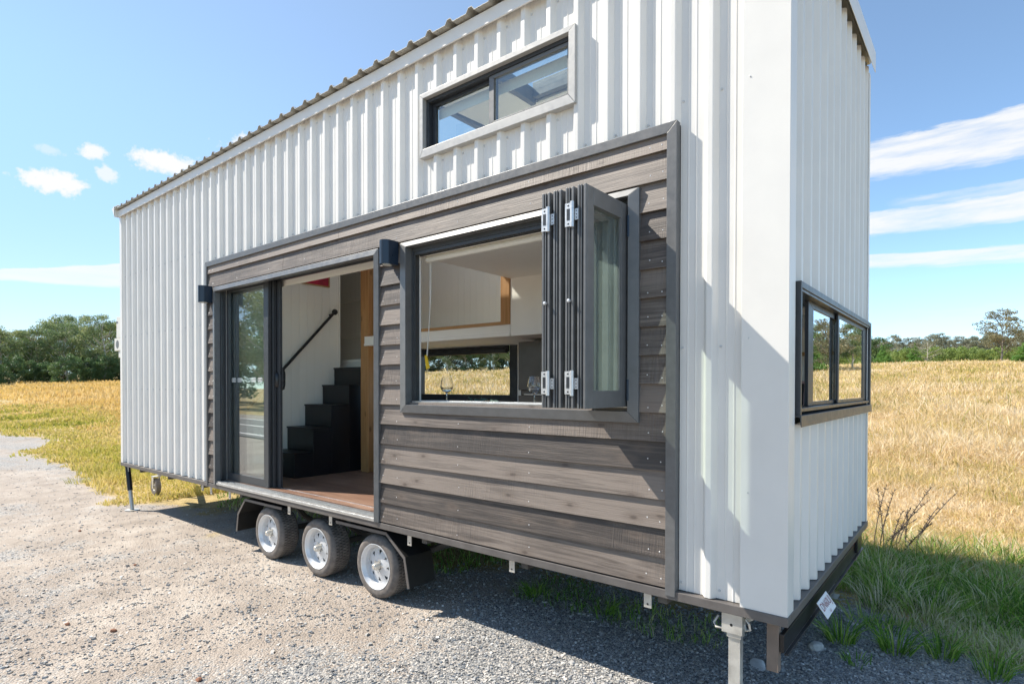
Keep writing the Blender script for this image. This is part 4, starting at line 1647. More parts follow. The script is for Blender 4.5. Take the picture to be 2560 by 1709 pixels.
# stabiliser legs
def near_leg(x, y):
    lg = MB()
    z_ = 0.004
    lg.prism([(x - 0.027, y - 0.022), (x + 0.027, y - 0.022), (x + 0.027, y + 0.022), (x - 0.027, y + 0.022)], 'Z', z_, 0.50)
    lg.box(x - 0.033, x + 0.033, y - 0.030, y + 0.030, 0.455, 0.500)
    lg.box(x - 0.055, x + 0.040, y - 0.036, y - 0.031, 0.475, 0.572)
    lg.box(x - 0.055, x + 0.040, y - 0.0305, y + 0.02, 0.5005, 0.572)
    lg.tube([(x - 0.085, y + 0.01, 0.53), (x - 0.10, y - 0.01, 0.50), (x - 0.085, y - 0.025, 0.485), (x - 0.05, y - 0.02, 0.488)], 0.006, 8)
    lg.tube([(x + 0.05, y - 0.015, 0.55), (x + 0.066, y - 0.02, 0.535), (x + 0.07, y - 0.015, 0.505), (x + 0.05, y - 0.01, 0.495), (x + 0.036, y, 0.52)], 0.006, 8)
    lg.prism([(x + 0.045, 0.572), (x + 0.11, 0.572), (x + 0.06, 0.535), (x + 0.045, 0.535)], 'Y', y, y + 0.005)
    lg.box(x - 0.06, x + 0.06, y - 0.06, y + 0.06, z_ - 0.003, z_ + 0.004)
    lg.cur = 1
    lg.disc((x - 0.010, y - 0.0362, 0.515), (0, -1, 0), 0.007, 0.001, 10)
    HB(lg, 'stabiliser_leg', ['zinc', 'black_satin'], bevel=0.002)


near_leg(-0.237, 0.055)
near_leg(-0.237, W - 0.06)


def far_leg(x0, x1, y):
    lg = MB()
    a, b = Vector((x0, y, 0.57)), Vector((x1, y, 0.012))
    mid = a.lerp(b, 0.56)
    lg.tube([a.lerp(b, 0.44), b], 0.024, 14)
    lg.lathe([(0.0001, 0.0), (0.085, 0.0), (0.085, 0.006), (0.0001, 0.006)], (x1, y, 0.005), (0, 0, 1), 24)
    lg.cur = 1
    lg.tube([a, mid], 0.031, 14)
    HB(lg, 'stabiliser_leg', ['zinc', 'black_satin'], smooth=True)


far_leg(-8.190, -8.035, 0.035)
far_leg(-8.190, -8.035, W - 0.035)

# jockey wheel on the draw bar
jw = MB()
jc = Vector((-8.93, 0.635, 0.138))
jw.lathe([(0.062, 0.0), (0.082, -0.006), (0.115, -0.004), (0.127, 0.010), (0.128, 0.048), (0.115, 0.062), (0.082, 0.064), (0.062, 0.058)], jc - Vector((0, 0.03, 0)), (0, 1, 0), 36)
jw.cur = 1
jw.lathe([(0.0001, -0.006), (0.02, -0.006), (0.024, 0.006), (0.05, 0.012), (0.066, 0.002), (0.066, 0.056), (0.05, 0.046), (0.0001, 0.05)], jc - Vector((0, 0.03, 0)), (0, 1, 0), 28)
jw.prism([(jc.x - 0.035, 0.285), (jc.x + 0.035, 0.285), (jc.x + 0.025, 0.11), (jc.x - 0.025, 0.11)], 'Y', jc.y - 0.048, jc.y - 0.043)
jw.prism([(jc.x - 0.035, 0.285), (jc.x + 0.035, 0.285), (jc.x + 0.025, 0.11), (jc.x - 0.025, 0.11)], 'Y', jc.y + 0.043, jc.y + 0.048)
jw.box(jc.x - 0.05, jc.x + 0.05, jc.y - 0.05, jc.y + 0.05, 0.286, 0.296)
jw.tube([(jc.x + 0.02, jc.y + .04, 0.29), (jc.x + 0.02, jc.y + .04, 0.75)], 0.026, 12)
HB(jw, 'jockey_wheel', ['rubber', 'zinc'], smooth=True, angle=30)

# rear bumper
for yb in (0.075, 2.28):
    bp_ = MB()
    bp_.prism([(-0.104, yb), (-0.052, yb), (-0.052, yb + 0.045), (-0.104, yb + 0.045)], 'Z', 0.325, 0.572)
    HB(bp_, 'bumper_post', 'brown_post', bevel=0.002)
bm_ = MB()
bm_.box(-0.050, -0.030, 0.085, 2.34, 0.420, 0.505)
bm_.box(-0.030, -0.012, 0.085, 2.34, 0.412, 0.420)
HB(bm_, 'bumper', 'black_satin', bevel=0.002)
tb_ = MB()
tb_.box(-0.090, -0.012, 2.05, 2.24, 0.44, 0.572)
tbx = HB(tb_, 'tail_lamp', 'black_plastic', bevel=0.003)
for (z0, z1, mname) in ((0.455, 0.505, 'orange_lens'), (0.508, 0.55, 'red_lens')):
    q = MB()
    q.box(-0.080, -0.030, 2.020, 2.0495, z0, z1)
    sub(q, 'lamp_lens', mname, tbx, bevel=0.004)
pl = MB()
pl.add([(0.004, 0.603, 0.508), (0.004, 0.832, 0.508), (0.056, 0.832, 0.437), (0.056, 0.603, 0.437),
        (0.001, 0.603, 0.506), (0.001, 0.832, 0.506), (0.053, 0.832, 0.435), (0.053, 0.603, 0.435)],
       [(0, 1, 2, 3), (7, 6, 5, 4), (0, 4, 5, 1), (1, 5, 6, 2), (2, 6, 7, 3), (3, 7, 4, 0)])
plate = HB(pl, 'number_plate', 'plate_white')


def text_mesh(name, body, size, mat, parent, M):
    cu_ = bpy.data.curves.new(name, 'FONT')
    cu_.body = body
    cu_.size = size
    cu_.align_x = 'CENTER'
    cu_.align_y = 'CENTER'
    tmp = bpy.data.objects.new(name, cu_)
    col.objects.link(tmp)
    dg = bpy.context.evaluated_depsgraph_get()
    me = bpy.data.meshes.new_from_object(tmp.evaluated_get(dg))
    bpy.data.objects.remove(tmp)
    me.transform(M)
    me.materials.clear()
    me.materials.append(MAT[mat])
    ob = bpy.data.objects.new(name, me)
    col.objects.link(ob)
    ob.parent = parent
    return ob


upv = Vector((-0.052, 0, 0.071)).normalized()
rgt = Vector((0, 1, 0))
nrm = rgt.cross(upv)
def plate_m(t):
    c = Vector((0.004, 0.7175, 0.508)).lerp(Vector((0.056, 0.7175, 0.437)), t) + nrm * 0.0012
    mm = Matrix.Identity(4)
    for i in range(3):
        mm[i][0], mm[i][1], mm[i][2], mm[i][3] = rgt[i], upv[i], nrm[i], c[i]
    return mm
text_mesh('plate_text', 'DN60UJ', 0.058, 'plate_ink', plate, plate_m(0.42))
text_mesh('plate_text', 'QLD', 0.016, 'plate_ink', plate, plate_m(0.86))

# service boxes on the far end wall
sb = MB()
sb.box(L - 0.205, L - 0.003, 0.02, 0.30, 2.30, 2.585)
sb.box(L - 0.270, L - 0.003, 0.015, 0.30, 2.125, 2.295)
sb.box(L - 0.16, L - 0.003, 0.03, 0.25, 2.03, 2.124)
sb.cur = 1
sb.box(L - 0.195, L - 0.14, 0.0165, 0.0195, 2.50, 2.52)
sb.lathe([(0.0001, 0.0), (0.055, 0.0), (0.06, 0.003)], (L - 0.155, 0.0135, 2.21), (0, 1, 0), 20)
HB(sb, 'service_box', ['box_cream', 'dark_steel'], bevel=0.004)

# ================================================================== LOOSE THINGS IN THE HOUSE
def wine_glass(x, y, label):
    g = MB()
    prof = [(0.036, 0.0), (0.034, 0.003), (0.006, 0.008), (0.0042, 0.018), (0.004, 0.085), (0.008, 0.098), (0.030, 0.108), (0.043, 0.126), (0.0455, 0.145), (0.043, 0.170), (0.034, 0.207),
            (0.0328, 0.207), (0.0415, 0.170), (0.044, 0.145), (0.0415, 0.127), (0.029, 0.1105), (0.0001, 0.104)]
    g.lathe(prof, (0, 0, 0), (0, 0, 1), 32)
    o = g.build('wine_glass', 'wine_crystal', None, smooth=True)
    o.location = (x, y, 1.4955)
    return tag(o, label, 'wine glass', 'wine glasses on the bench')


mt, nt, b = new_mat('wine_crystal')
b.inputs['Base Color'].default_value = (1, 1, 1, 1)
b.inputs['Roughness'].default_value = 0.0
b.inputs['Transmission Weight'].default_value = 1.0
b.inputs['IOR'].default_value = 1.45
nt.link(nt.ramp(nt.noise(obj_coord(nt), 9, 2), [(0.3, 0.0), (0.8, 0.02)]), b.inputs['Roughness'])
MAT['wine_crystal'] = mt
wine_glass(-2.345, 0.22, 'clear wine glass on the kitchen sill in front of the yellow field view')
wine_glass(-1.555, 0.22, 'clear wine glass half hidden by the folded bifold leaves')

npk = thing('napkin', 'green cloth napkin lying on the kitchen sill with a gold ring', 'napkin', (-1.985, 0.24, 1.4955))
nb = MB()
rn = random.Random(4)
pts = []
for i in range(15):
    t = i / 14
    pts.append((-0.13 + 0.30 * t, 0.02 * math.sin(5 * t), 0.0))
nseg = 14
for i, p in enumerate(pts):
    t = i / 14
    hgt = 0.030 + 0.022 * math.sin(math.pi * t) + (0.022 if i < 4 else 0) * rn.random()
    if i in (7, 8):
        hgt = 0.040
    for k in range(nseg):
        a = math.pi * k / (nseg - 1)
        r = 1 + 0.22 * math.sin(k * 2.3 + i * 0.9) * (0.4 if 6 < i < 9 else 1)
        nb.v.append((p[0], p[1] + math.cos(a) * 0.05 * r, max(0.0005, math.sin(a) * hgt * r)))
for i in range(14):
    for k in range(nseg - 1):
        nb.face((i * nseg + k, i * nseg + k + 1, (i + 1) * nseg + k + 1, (i + 1) * nseg + k))
for i in range(40):
    x = rn.uniform(-0.19, -0.05)
    y = rn.uniform(-0.045, 0.045)
    z = rn.uniform(0.0, 0.05)
    d = Vector((rn.uniform(-1, .4), rn.uniform(-1, 1), rn.uniform(0, 1))).normalized() * 0.03
    nb.tube([(x, y, z), (x + d.x, y + d.y, max(0.001, z + d.z))], 0.003, 4)
nb.build('cloth', 'green_cloth', npk, smooth=True, angle=60)
nr = MB()
for xx in (-0.005, 0.014, 0.033):
    nr.tube([(xx, 0.052 * math.cos(a), max(0.001, 0.045 * math.sin(a))) for a in np.linspace(0, math.pi, 13)], 0.0035, 6)
nr.build('napkin_ring', 'brass', npk, smooth=True)
n2 = MB()
n2.prism([(0.16, 0.0), (0.235, 0.0), (0.215, 0.012), (0.195, 0.032), (0.17, 0.02)], 'Y', -0.03, 0.02)
n2.build('lining', 'navy_cloth', npk, bevel=0.006)

# dark napkin edge near the blind cord
nd = MB()
nd.prism([(0.0, 0.0), (0.16, 0.0), (0.155, 0.012), (0.11, 0.026), (0.05, 0.014)], 'Y', -0.03, 0.03)
o = nd.build('napkin', 'navy_cloth', None, bevel=0.006)
o.location = (-2.60, 0.30, 1.4955)
tag(o, 'folded dark blue napkin on the sill under the yellow tag', 'napkin')

fr_ = thing('fridge', 'tall dark steel fridge beside the back window of the kitchen', 'fridge', (-2.5, 2.0, FL))
q = MB()
q.box(-0.352, 0.36, -0.30, 0.29, 0.012, 0.893)
q.box(-0.352, 0.36, -0.30, 0.29, 0.945, 1.415)
q.box(-0.345, 0.353, -0.27, 0.29, 0.8935, 0.9445)
q.build('body', 'fridge_steel', fr_, bevel=0.006)
q = MB()
q.box(-0.28, 0.30, -0.304, -0.271, 0.897, 0.910)
q.build('handle', 'aluminium', fr_, bevel=0.002)

pa = thing('painting', 'deep red canvas in a pale frame on the stair partition wall', 'painting', (-5.511, 1.0, 2.84))
q = MB()
q.box(0.001, 0.022, -0.50, 0.325, 0.012, 0.62)
q.build('canvas', 'crimson', pa)
q = MB()
for (y0, y1, z0, z1) in ((-0.515, 0.34, 0.0, 0.0115), (0.3255, 0.34, 0.0116, 0.62), (-0.515, -0.5005, 0.0116, 0.62)):
    q.box(0.001, 0.027, y0, y1, z0, z1)
q.build('picture_frame', 'strip_wood', pa)

tl_ = thing('table_lamp', 'round white shaded lamp with brass base seen through the open end window', 'lamp', (-0.52, 2.02, 1.461))
q = MB()
q.lathe([(0.035, 0.0), (0.035, 0.01), (0.008, 0.02), (0.008, 0.25), (0.03, 0.262), (0.04, 0.29)], (0, 0, 0), (0, 0, 1), 20)
q.build('lamp_base', 'brass', tl_, smooth=True)
q = MB()
q.lathe([(0.0001, -0.02), (0.05, -0.015), (0.085, 0.0), (0.088, 0.01), (0.05, 0.03), (0.0001, 0.04)], (0, 0, 0.31), (0.5, -0.5, 0.45), 24)
q.build('lamp_shade', 'shade_white', tl_, smooth=True)
rc = thing('radio', 'dark device with pink edges on the bench behind the end window', 'radio', (-0.36, 1.80, 1.461))
q = MB()
q.prism([(-0.07, 0.0), (0.09, 0.0), (0.03, 0.22), (-0.04, 0.22)], 'X', -0.06, 0.06)
q.build('case', 'pink_case', rc, bevel=0.006)
q = MB()
q.prism([(-0.075, 0.03), (-0.0715, 0.03), (-0.0445, 0.20), (-0.048, 0.20)], 'X', -0.05, 0.05)
q.build('screen', 'black_plastic', rc)

# ================================================================== GRAVEL AND STONES
rng = np.random.default_rng(7)


def in_pad(x, y):
    return (x > L - 0.05) & (x < 0.05) & (y > 0.0) & (y < W)


def stones(n, rmin, rmax, az0, az1, smin, smax, seed, ycut=True):
    g = np.random.default_rng(seed)
    u = g.random(n * 3)
    r = rmin * (rmax / rmin) ** u
    a = np.radians(g.uniform(az0, az1, n * 3))
    x = CAM.x - np.sin(a) * r
    y = CAM.y + np.cos(a) * r
    keep = (grass_amt(x, y) < 0.6 + 0.3 * g.random(n * 3)) & (g.random(n * 3) < 0.16 + 1.2 * np.clip(stony(x, y) - 0.30, 0, 1))
    x, y, r = x[keep][:n], y[keep][:n], r[keep][:n]
    k = len(x)
    s = smin * (smax / smin) ** (g.random(k) ** 2.2)
    z = terrain(x, y)
    base = np.array([(1, 0, 0), (-1, 0, 0), (0, 1, 0), (0, -1, 0), (0, 0, 1), (0, 0, -1)], float)
    # cube-ish 8-vertex rock: jittered
    c8 = np.array([(sx, sy, sz) for sx in (-1, 1) for sy in (-1, 1) for sz in (-1, 1)], float) * 0.62
    V = np.concatenate([c8, base * 0.95])
    F = []
    quads = [(0, 1, 3, 2, 9 - 0), (4, 5, 7, 6, 8), (0, 1, 5, 4, 11), (2, 3, 7, 6, 10), (0, 2, 6, 4, 13), (1, 3, 7, 5, 12)]
    for a_, b_, c_, d_, e_ in quads:
        F += [(a_, b_, e_), (b_, c_, e_), (c_, d_, e_), (d_, a_, e_)]
    F = np.array(F)
    P = V[None] * (1 + g.uniform(-0.38, 0.38, (k, 14, 1)))
    P = P * np.stack([g.uniform(0.75, 1.35, k), g.uniform(0.65, 1.1, k), g.uniform(0.4, 0.8, k)], -1)[:, None]
    th = g.uniform(0, 2 * np.pi, k)
    ct, st_ = np.cos(th), np.sin(th)
    X = P[..., 0] * ct[:, None] - P[..., 1] * st_[:, None]
    Y = P[..., 0] * st_[:, None] + P[..., 1] * ct[:, None]
    Z = P[..., 2] + 0.18
    out = np.stack([x[:, None] + X * s[:, None], y[:, None] + Y * s[:, None], z[:, None] + Z * s[:, None]], -1)
    faces = (F[None] + (np.arange(k) * 14)[:, None, None]).reshape(-1)
    tint = np.clip(g.normal(0.45, 0.26, k), 0, 1)
    return out.reshape(-1, 3), faces, np.repeat(tint, 14)


Vs, Fs, Ts = [], [], []
off = 0
for args in ((90000, 1.9, 6.5, -12, 92, 0.0028, 0.011, 11), (50000, 4.0, 15.0, 20, 90, 0.004, 0.014, 12), (420, 2.0, 10.0, -10, 90, 0.012, 0.024, 13), (30000, 1.9, 4.8, -12, 45, 0.003, 0.012, 14)):
    v, f, t = stones(*args)
    Vs.append(v)
    Fs.append(f + off)
    Ts.append(t)
    off += len(v)
sme = np_mesh('gravel', np.concatenate(Vs), np.concatenate(Fs), 3, 'stone_mix', {'tint': np.concatenate(Ts)})
ktag(link('gravel', sme), 'stuff')

simple('rock_pale', (0.50, 0.48, 0.45), 0.85, nscale=20, namp=0.25, bump=0.6, bscale=40)
simple('rock_white', (0.62, 0.62, 0.61), 0.8, nscale=20, namp=0.2, bump=0.6, bscale=40)
simple('clod_brown', (0.26, 0.12, 0.07), 0.9, nscale=30, namp=0.35, bump=0.6, bscale=60)


def rock(name, x, y, size, flat, mat, label, cat, seed, group=None):
    bm = bmesh.new()
    bmesh.ops.create_icosphere(bm, subdivisions=2, radius=1)
    g = random.Random(seed)
    dirs = [Vector((g.gauss(0, 1), g.gauss(0, 1), g.gauss(0, 1))).normalized() for _ in range(9)]
    for v in bm.verts:
        for d in dirs:
            t = v.co.dot(d)
            if t > 0.72:
                v.co -= d * (t - 0.72) * 0.9
        v.co = Vector((v.co.x * size[0], v.co.y * size[1], v.co.z * flat))
    me = bpy.data.meshes.new(name)
    bm.to_mesh(me)
    bm.free()
    me.materials.append(MAT[mat])
    o = link(name, me, None, (x, y, float(terrain(x, y)) + flat * 0.45))
    o.rotation_euler = (g.uniform(-.2, .2), g.uniform(-.2, .2), g.uniform(0, 6))
    return tag(o, label, cat, group)


rock('rock', -0.125, 1.255, (0.055, 0.045), 0.036, 'rock_pale', 'fist sized pale grey rock on gravel right of the brown bumper post', 'rock', 1)
rock('rock', -0.34, 0.79, (0.085, 0.05), 0.010, 'rock_white', 'flat whitish stone flake between the near stabiliser leg and the bumper post', 'rock', 2)
for i, (x, y, s, lab) in enumerate([(-3.90, -1.40, 0.030, 'reddish brown clod on the gravel low in the left foreground'),
                                    (-4.26, -1.57, 0.026, 'small reddish brown clod farther left, beside the larger foreground clod'),
                                    (-5.35, -0.80, 0.022, 'rust coloured clod on pale dirt between the jack foot and the foreground'),
                                    (-7.2, -0.75, 0.026, 'rust coloured clod on pale dirt left of the jack foot'),
                                    (-2.75, -1.33, 0.026, 'brown clod on the gravel at the bottom, below the wheels')]):
    rock('clod', x, y, (s * 0.95, s * .7), s * 0.5, 'clod_brown', lab, 'clod', 10 + i, 'brown clods on the gravel')

# ================================================================== GRASS
def blades(n, az0, az1, r0, r1, hfun, wscale, bend, seed, ymin_off=0.0, tintf=None, accept=None, segs=2):
    g = np.random.default_rng(seed)
    u = g.random(n)
    r = r0 * (r1 / r0) ** u
    a = np.radians(g.uniform(az0, az1, n))
    x = CAM.x - np.sin(a) * r
    y = CAM.y + np.cos(a) * r
    ok = ~in_pad(x, y)
    if accept is not None:
        ok &= accept(x, y, r, g)
    x, y, r = x[ok], y[ok], r[ok]
    k = len(x)
    z = terrain(x, y) - 0.01
    h = hfun(x, y, r, g)
    w = np.maximum(0.0022, r * 0.00075) * wscale * g.uniform(0.7, 1.4, k)
    th = g.uniform(0, 2 * np.pi, k)
    lean = bend * np.abs(g.normal(0.6, 0.45, k)) * h
    lx, ly = np.cos(th) * lean, np.sin(th) * lean
    # blade width direction: roughly across the line of sight, jittered
    wa = np.arctan2(y - CAM.y, x - CAM.x) + np.pi / 2 + g.normal(0, 0.7, k)
    wx, wy = np.cos(wa) * w, np.sin(wa) * w
    V = np.zeros((k, 5, 3))
    V[:, 0] = np.stack([x - wx, y - wy, z], -1)
    V[:, 1] = np.stack([x + wx, y + wy, z], -1)
    mx, my, mz = x + lx * 0.35, y + ly * 0.35, z + h * 0.58
    V[:, 2] = np.stack([mx + wx * .8, my + wy * .8, mz], -1)
    V[:, 3] = np.stack([mx - wx * .8, my - wy * .8, mz], -1)
    hz = np.maximum(0.25, 1 - (lean / np.maximum(h, 1e-3)) ** 2 * 0.35)
    V[:, 4] = np.stack([x + lx, y + ly, z + h * hz], -1)
    F = np.array([(0, 1, 2), (0, 2, 3), (3, 2, 4)])
    faces = (F[None] + (np.arange(k) * 5)[:, None, None]).reshape(-1)
    t = tintf(x, y, r, g)
    return V.reshape(-1, 3), faces, np.repeat(np.clip(t, 0, 1), 5)


def make_grass(name, mat, groups):
    Vs, Fs, Ts = [], [], []
    off = 0
    for a in groups:
        v, f, t = blades(**a)
        Vs.append(v)
        Fs.append(f + off)
        Ts.append(t)
        off += len(v)
    me = np_mesh(name, np.concatenate(Vs), np.concatenate(Fs), 3, mat, {'tint': np.concatenate(Ts)})
    ktag(link(name, me), 'stuff')


def dry_h(x, y, r, g):
    d = y - border(x)
    hh = (0.20 + 0.42 * vnoise(x, y, 0.5, 31)) * g.uniform(0.4, 1.15, len(x)) * np.clip((d - 1.0) / 9.0, 0.30, 1)
    return hh * np.where(g.random(len(x)) < 0.06, 1.5, 1.0)


def dry_t(x, y, r, g):
    near = np.clip((9.5 - (y - border(x))) / 6, 0, 1) * np.clip((vnoise(x, y, 0.9, 36) - 0.52) * 5, 0, 1) * 0.38
    return 0.26 + 0.40 * vnoise(x, y, 0.45, 32) + 0.30 * (vnoise(x, y, 0.13, 37) - .5) + 0.40 * (vnoise(x, y, 1.9, 33) - .5) - near + g.normal(0.10, 0.20, len(x))


def far_ok(x, y, r, g):
    return (y > border(x) + 1.2 + 0.8 * g.random(len(x)))


make_grass('dry_grass', 'dry_grass', [
    dict(n=290000, az0=-24, az1=13, r0=5.2, r1=26, hfun=dry_h, wscale=0.65, bend=1.6, seed=1, tintf=dry_t, accept=far_ok),
    dict(n=170000, az0=-24, az1=13, r0=22, r1=130, hfun=dry_h, wscale=0.6, bend=1.1, seed=2, tintf=dry_t, accept=far_ok),
    dict(n=60000, az0=32, az1=56, r0=6, r1=130, hfun=dry_h, wscale=1.4, bend=0.6, seed=3, tintf=dry_t, accept=far_ok),
])


def gold_ok(x, y, r, g):
    d = y - border(x) - 1.2 - 3.5 * vnoise(x, y, 0.25, 40)
    return (d > 4.0 * g.random(len(x)) ** 2) & (r > 15 + 6 * g.random(len(x)))


def gold_h(x, y, r, g):
    d = np.clip((y - border(x) - 1.0) / 7.0, 0.3, 1)
    return (0.35 + 0.45 * vnoise(x, y, 0.4, 41)) * g.uniform(0.45, 1.1, len(x)) * d


def gold_t(x, y, r, g):
    return 0.35 + 0.4 * vnoise(x, y, 0.22, 42) + g.normal(0.05, 0.16, len(x))


make_grass('golden_grass', 'golden_grass', [
    dict(n=120000, az0=58, az1=92, r0=14, r1=140, hfun=gold_h, wscale=1.2, bend=0.5, seed=4, tintf=gold_t, accept=gold_ok),
])


def lawn_ok(x, y, r, g):
    return grass_amt(x, y) > 0.35 + 0.5 * g.random(len(x))


def lawn_h(x, y, r, g):
    return (0.05 + 0.16 * vnoise(x, y, 1.3, 50) ** 2) * g.uniform(0.6, 1.3, len(x)) + 0.10 * np.clip((y - border(x) - 1.5) / 3, 0, 1)


def lawn_t(x, y, r, g):
    return 0.24 + 0.70 * vnoise(x, y, 0.5, 51) + g.normal(0.05, 0.16, len(x))


make_grass('meadow_grass', 'lawn_grass', [
    dict(n=120000, az0=52, az1=92, r0=8, r1=45, hfun=lawn_h, wscale=1.1, bend=0.9, seed=5, tintf=lawn_t, accept=lawn_ok),
])


def green_ok(x, y, r, g):
    d = y - border(x)
    tuft = vnoise(x, y, 1.6, 60) + 0.5 * (vnoise(x, y, 4.5, 61) - 0.5)
    return (d > -0.45) & (d < 1.9 + 0.9 * g.random(len(x))) & (tuft > 0.66 - 0.24 * np.clip(d, 0, 1.5) + 0.12 * g.random(len(x)))


def green_h(x, y, r, g):
    return (0.04 + 0.12 * vnoise(x, y, 1.6, 60) ** 1.5) * g.uniform(0.4, 1.3, len(x))


def green_t(x, y, r, g):
    d = y - border(x)
    return 0.16 + 0.60 * vnoise(x, y, 1.3, 62) + g.normal(0.06, 0.22, len(x)) + 0.12 * np.clip(d - 1.5, 0, 3)


def under_ok(x, y, r, g):
    tuft = vnoise(x, y, 2.0, 70)
    return (y > 0.75) & (y < 3.0) & (x < -0.6) & (tuft + 0.15 * (y - 1.0) > 0.55)


def bulk_tufts(n, x0, x1, y0, y1, seed):
    g = np.random.default_rng(seed)
    Vs, Fs, Ts = [], [], []
    off = 0
    done = 0
    while done < n:
        x, y = g.uniform(x0, x1), g.uniform(y0, y1)
        d = y - float(border(x))
        if d < -0.1 or g.random() > 0.35 + 0.5 * d or d > 1.9 + 1.1 * g.random() or (x < 0.03 and y < W + 0.05):
            continue
        done += 1
        k = int(g.integers(16, 60))
        h = (0.10 + 0.22 * g.random() ** 1.5) * (1.0 if d > 0.4 else 0.7)
        th = g.uniform(0, 2 * np.pi, k)
        rr = 0.10 * np.sqrt(g.random(k)) * (0.6 + h * 3)
        hh = h * g.uniform(0.4, 1.15, k)
        ln = hh * np.abs(g.normal(0.7, 0.35, k))
        bx_, by_ = x + np.cos(th) * rr, y + np.sin(th) * rr
        w = 0.0030 * g.uniform(0.7, 1.4, k)
        wa = g.uniform(0, np.pi, k)
        z = float(terrain(x, y)) - 0.01
        V = np.zeros((k, 5, 3))
        for i, (t, ws) in enumerate(((0, 1), (0.6, .85))):
            px_, py_, pz_ = bx_ + np.cos(th) * ln * t ** 1.7, by_ + np.sin(th) * ln * t ** 1.7, z + hh * t
            V[:, 2 * i] = np.stack([px_ - np.cos(wa) * w * ws, py_ - np.sin(wa) * w * ws, pz_], -1)
            V[:, 2 * i + 1] = np.stack([px_ + np.cos(wa) * w * ws, py_ + np.sin(wa) * w * ws, pz_], -1)
        V[:, 4] = np.stack([bx_ + np.cos(th) * ln, by_ + np.sin(th) * ln, z + hh * 0.9], -1)
        F = np.array([(0, 1, 3), (0, 3, 2), (2, 3, 4)])
        Vs.append(V.reshape(-1, 3))
        Fs.append((F[None] + (np.arange(k) * 5)[:, None, None]).reshape(-1) + off)
        t0 = np.clip(g.choice([0.08, 0.25, 0.36, 0.66, 0.85]) + g.normal(0, .08) + 0.08 * max(0, d - 1.8), 0, 1)
        Ts.append(np.repeat(np.clip(g.normal(t0, 0.14, k), 0, 1), 5))
        off += 5 * k
    me = np_mesh('clumped_grass', np.concatenate(Vs), np.concatenate(Fs), 3, 'green_grass', {'tint': np.concatenate(Ts)})
    ktag(link('clumped_grass', me), 'stuff')


bulk_tufts(1100, -2.0, 3.2, 1.4, 6.5, 77)
make_grass('green_grass', 'green_grass', [
    dict(n=60000, az0=-24, az1=13, r0=3.6, r1=9.5, hfun=green_h, wscale=0.85, bend=1.2, seed=6, tintf=green_t, accept=green_ok),
])
# grass below the trailer: in_pad is lifted for this one
_pad = in_pad
def in_pad(x, y):
    return (y < 0.2) & (y > -0.2)
make_grass('under_grass', 'green_grass', [
    dict(n=13000, az0=14, az1=66, r0=3.8, r1=11, hfun=lambda x, y, r, g: 0.10 * g.uniform(0.3, 1.3, len(x)), wscale=0.9, bend=0.9, seed=8, tintf=lambda x, y, r, g: 0.05 + 0.7 * vnoise(x, y, 1, 71) ** 2 + g.normal(0, .2, len(x)), accept=under_ok),
])
in_pad = _pad


def tuft(x, y, n, h, spread, label, seed, mat='green_grass', t0=0.25, group='grass tufts on the gravel edge'):
    g = np.random.default_rng(seed)
    th = g.uniform(0, 2 * np.pi, n)
    rr = spread * np.sqrt(g.random(n)) * 0.35
    bx_, by_ = np.cos(th) * rr, np.sin(th) * rr
    hh = h * g.uniform(0.45, 1.1, n)
    ln = hh * np.abs(g.normal(0.65, 0.3, n))
    w = 0.0032 * g.uniform(0.7, 1.3, n)
    wa = g.uniform(0, np.pi, n)
    V = np.zeros((n, 7, 3))
    for i, (t, ws) in enumerate(((0, 1), (0.45, .9), (0.78, .65))):
        px_, py_ = bx_ + np.cos(th) * ln * t ** 1.6, by_ + np.sin(th) * ln * t ** 1.6
        pz_ = hh * (t - 0.25 * t * t)
        V[:, 2 * i] = np.stack([px_ - np.cos(wa) * w * ws, py_ - np.sin(wa) * w * ws, pz_], -1)
        V[:, 2 * i + 1] = np.stack([px_ + np.cos(wa) * w * ws, py_ + np.sin(wa) * w * ws, pz_], -1)
    V[:, 6] = np.stack([bx_ + np.cos(th) * ln, by_ + np.sin(th) * ln, hh * 0.72], -1)
    F = np.array([(0, 1, 3), (0, 3, 2), (2, 3, 5), (2, 5, 4), (4, 5, 6)])
    faces = (F[None] + (np.arange(n) * 7)[:, None, None]).reshape(-1)
    t = np.repeat(np.clip(g.normal(t0, 0.18, n), 0, 1), 7)
    me = np_mesh('grass_tuft', V.reshape(-1, 3), faces, 3, mat, {'tint': t})
    o = link('grass_tuft', me, None, (x, y, float(terrain(x, y)) - 0.005))
    return tag(o, label, 'grass tuft', group)


for i, (x, y, n, h, lab) in enumerate([
        (-0.02, 1.47, 110, 0.24, 'green grass tuft on the gravel just below the number plate'),
        (0.27, 1.52, 110, 0.26, 'spiky green grass tuft nearest to the pale fist sized rock'),
        (0.50, 1.62, 90, 0.22, 'green grass tuft at the gravel edge, middle of the right hand row'),
        (0.73, 1.50, 90, 0.22, 'lowest green grass tuft on the gravel at the bottom right'),
        (0.10, 1.20, 30, 0.10, 'tiny green sprout on the gravel beside the pale rock'),
        (-2.05, 0.90, 70, 0.18, 'dark green grass tuft in shade under the bracketed trailer rail'),
        (-1.45, 0.92, 50, 0.14, 'small shaded grass tuft under the right part of the timber panel'),
        (-6.2, 0.95, 90, 0.22, 'yellow green grass tuft behind the trailer rail left of the door'),
        (-11.2, 0.25, 90, 0.16, 'low yellow green grass tuft at the gravel edge left of the house'),
        (-12.6, 0.75, 90, 0.2, 'larger grass tuft farther left on the gravel edge')]):
    tuft(x, y, n, h, 0.22 if i < 7 else 0.5, lab, 100 + i, 'green_grass' if i < 7 else 'lawn_grass', 0.25)

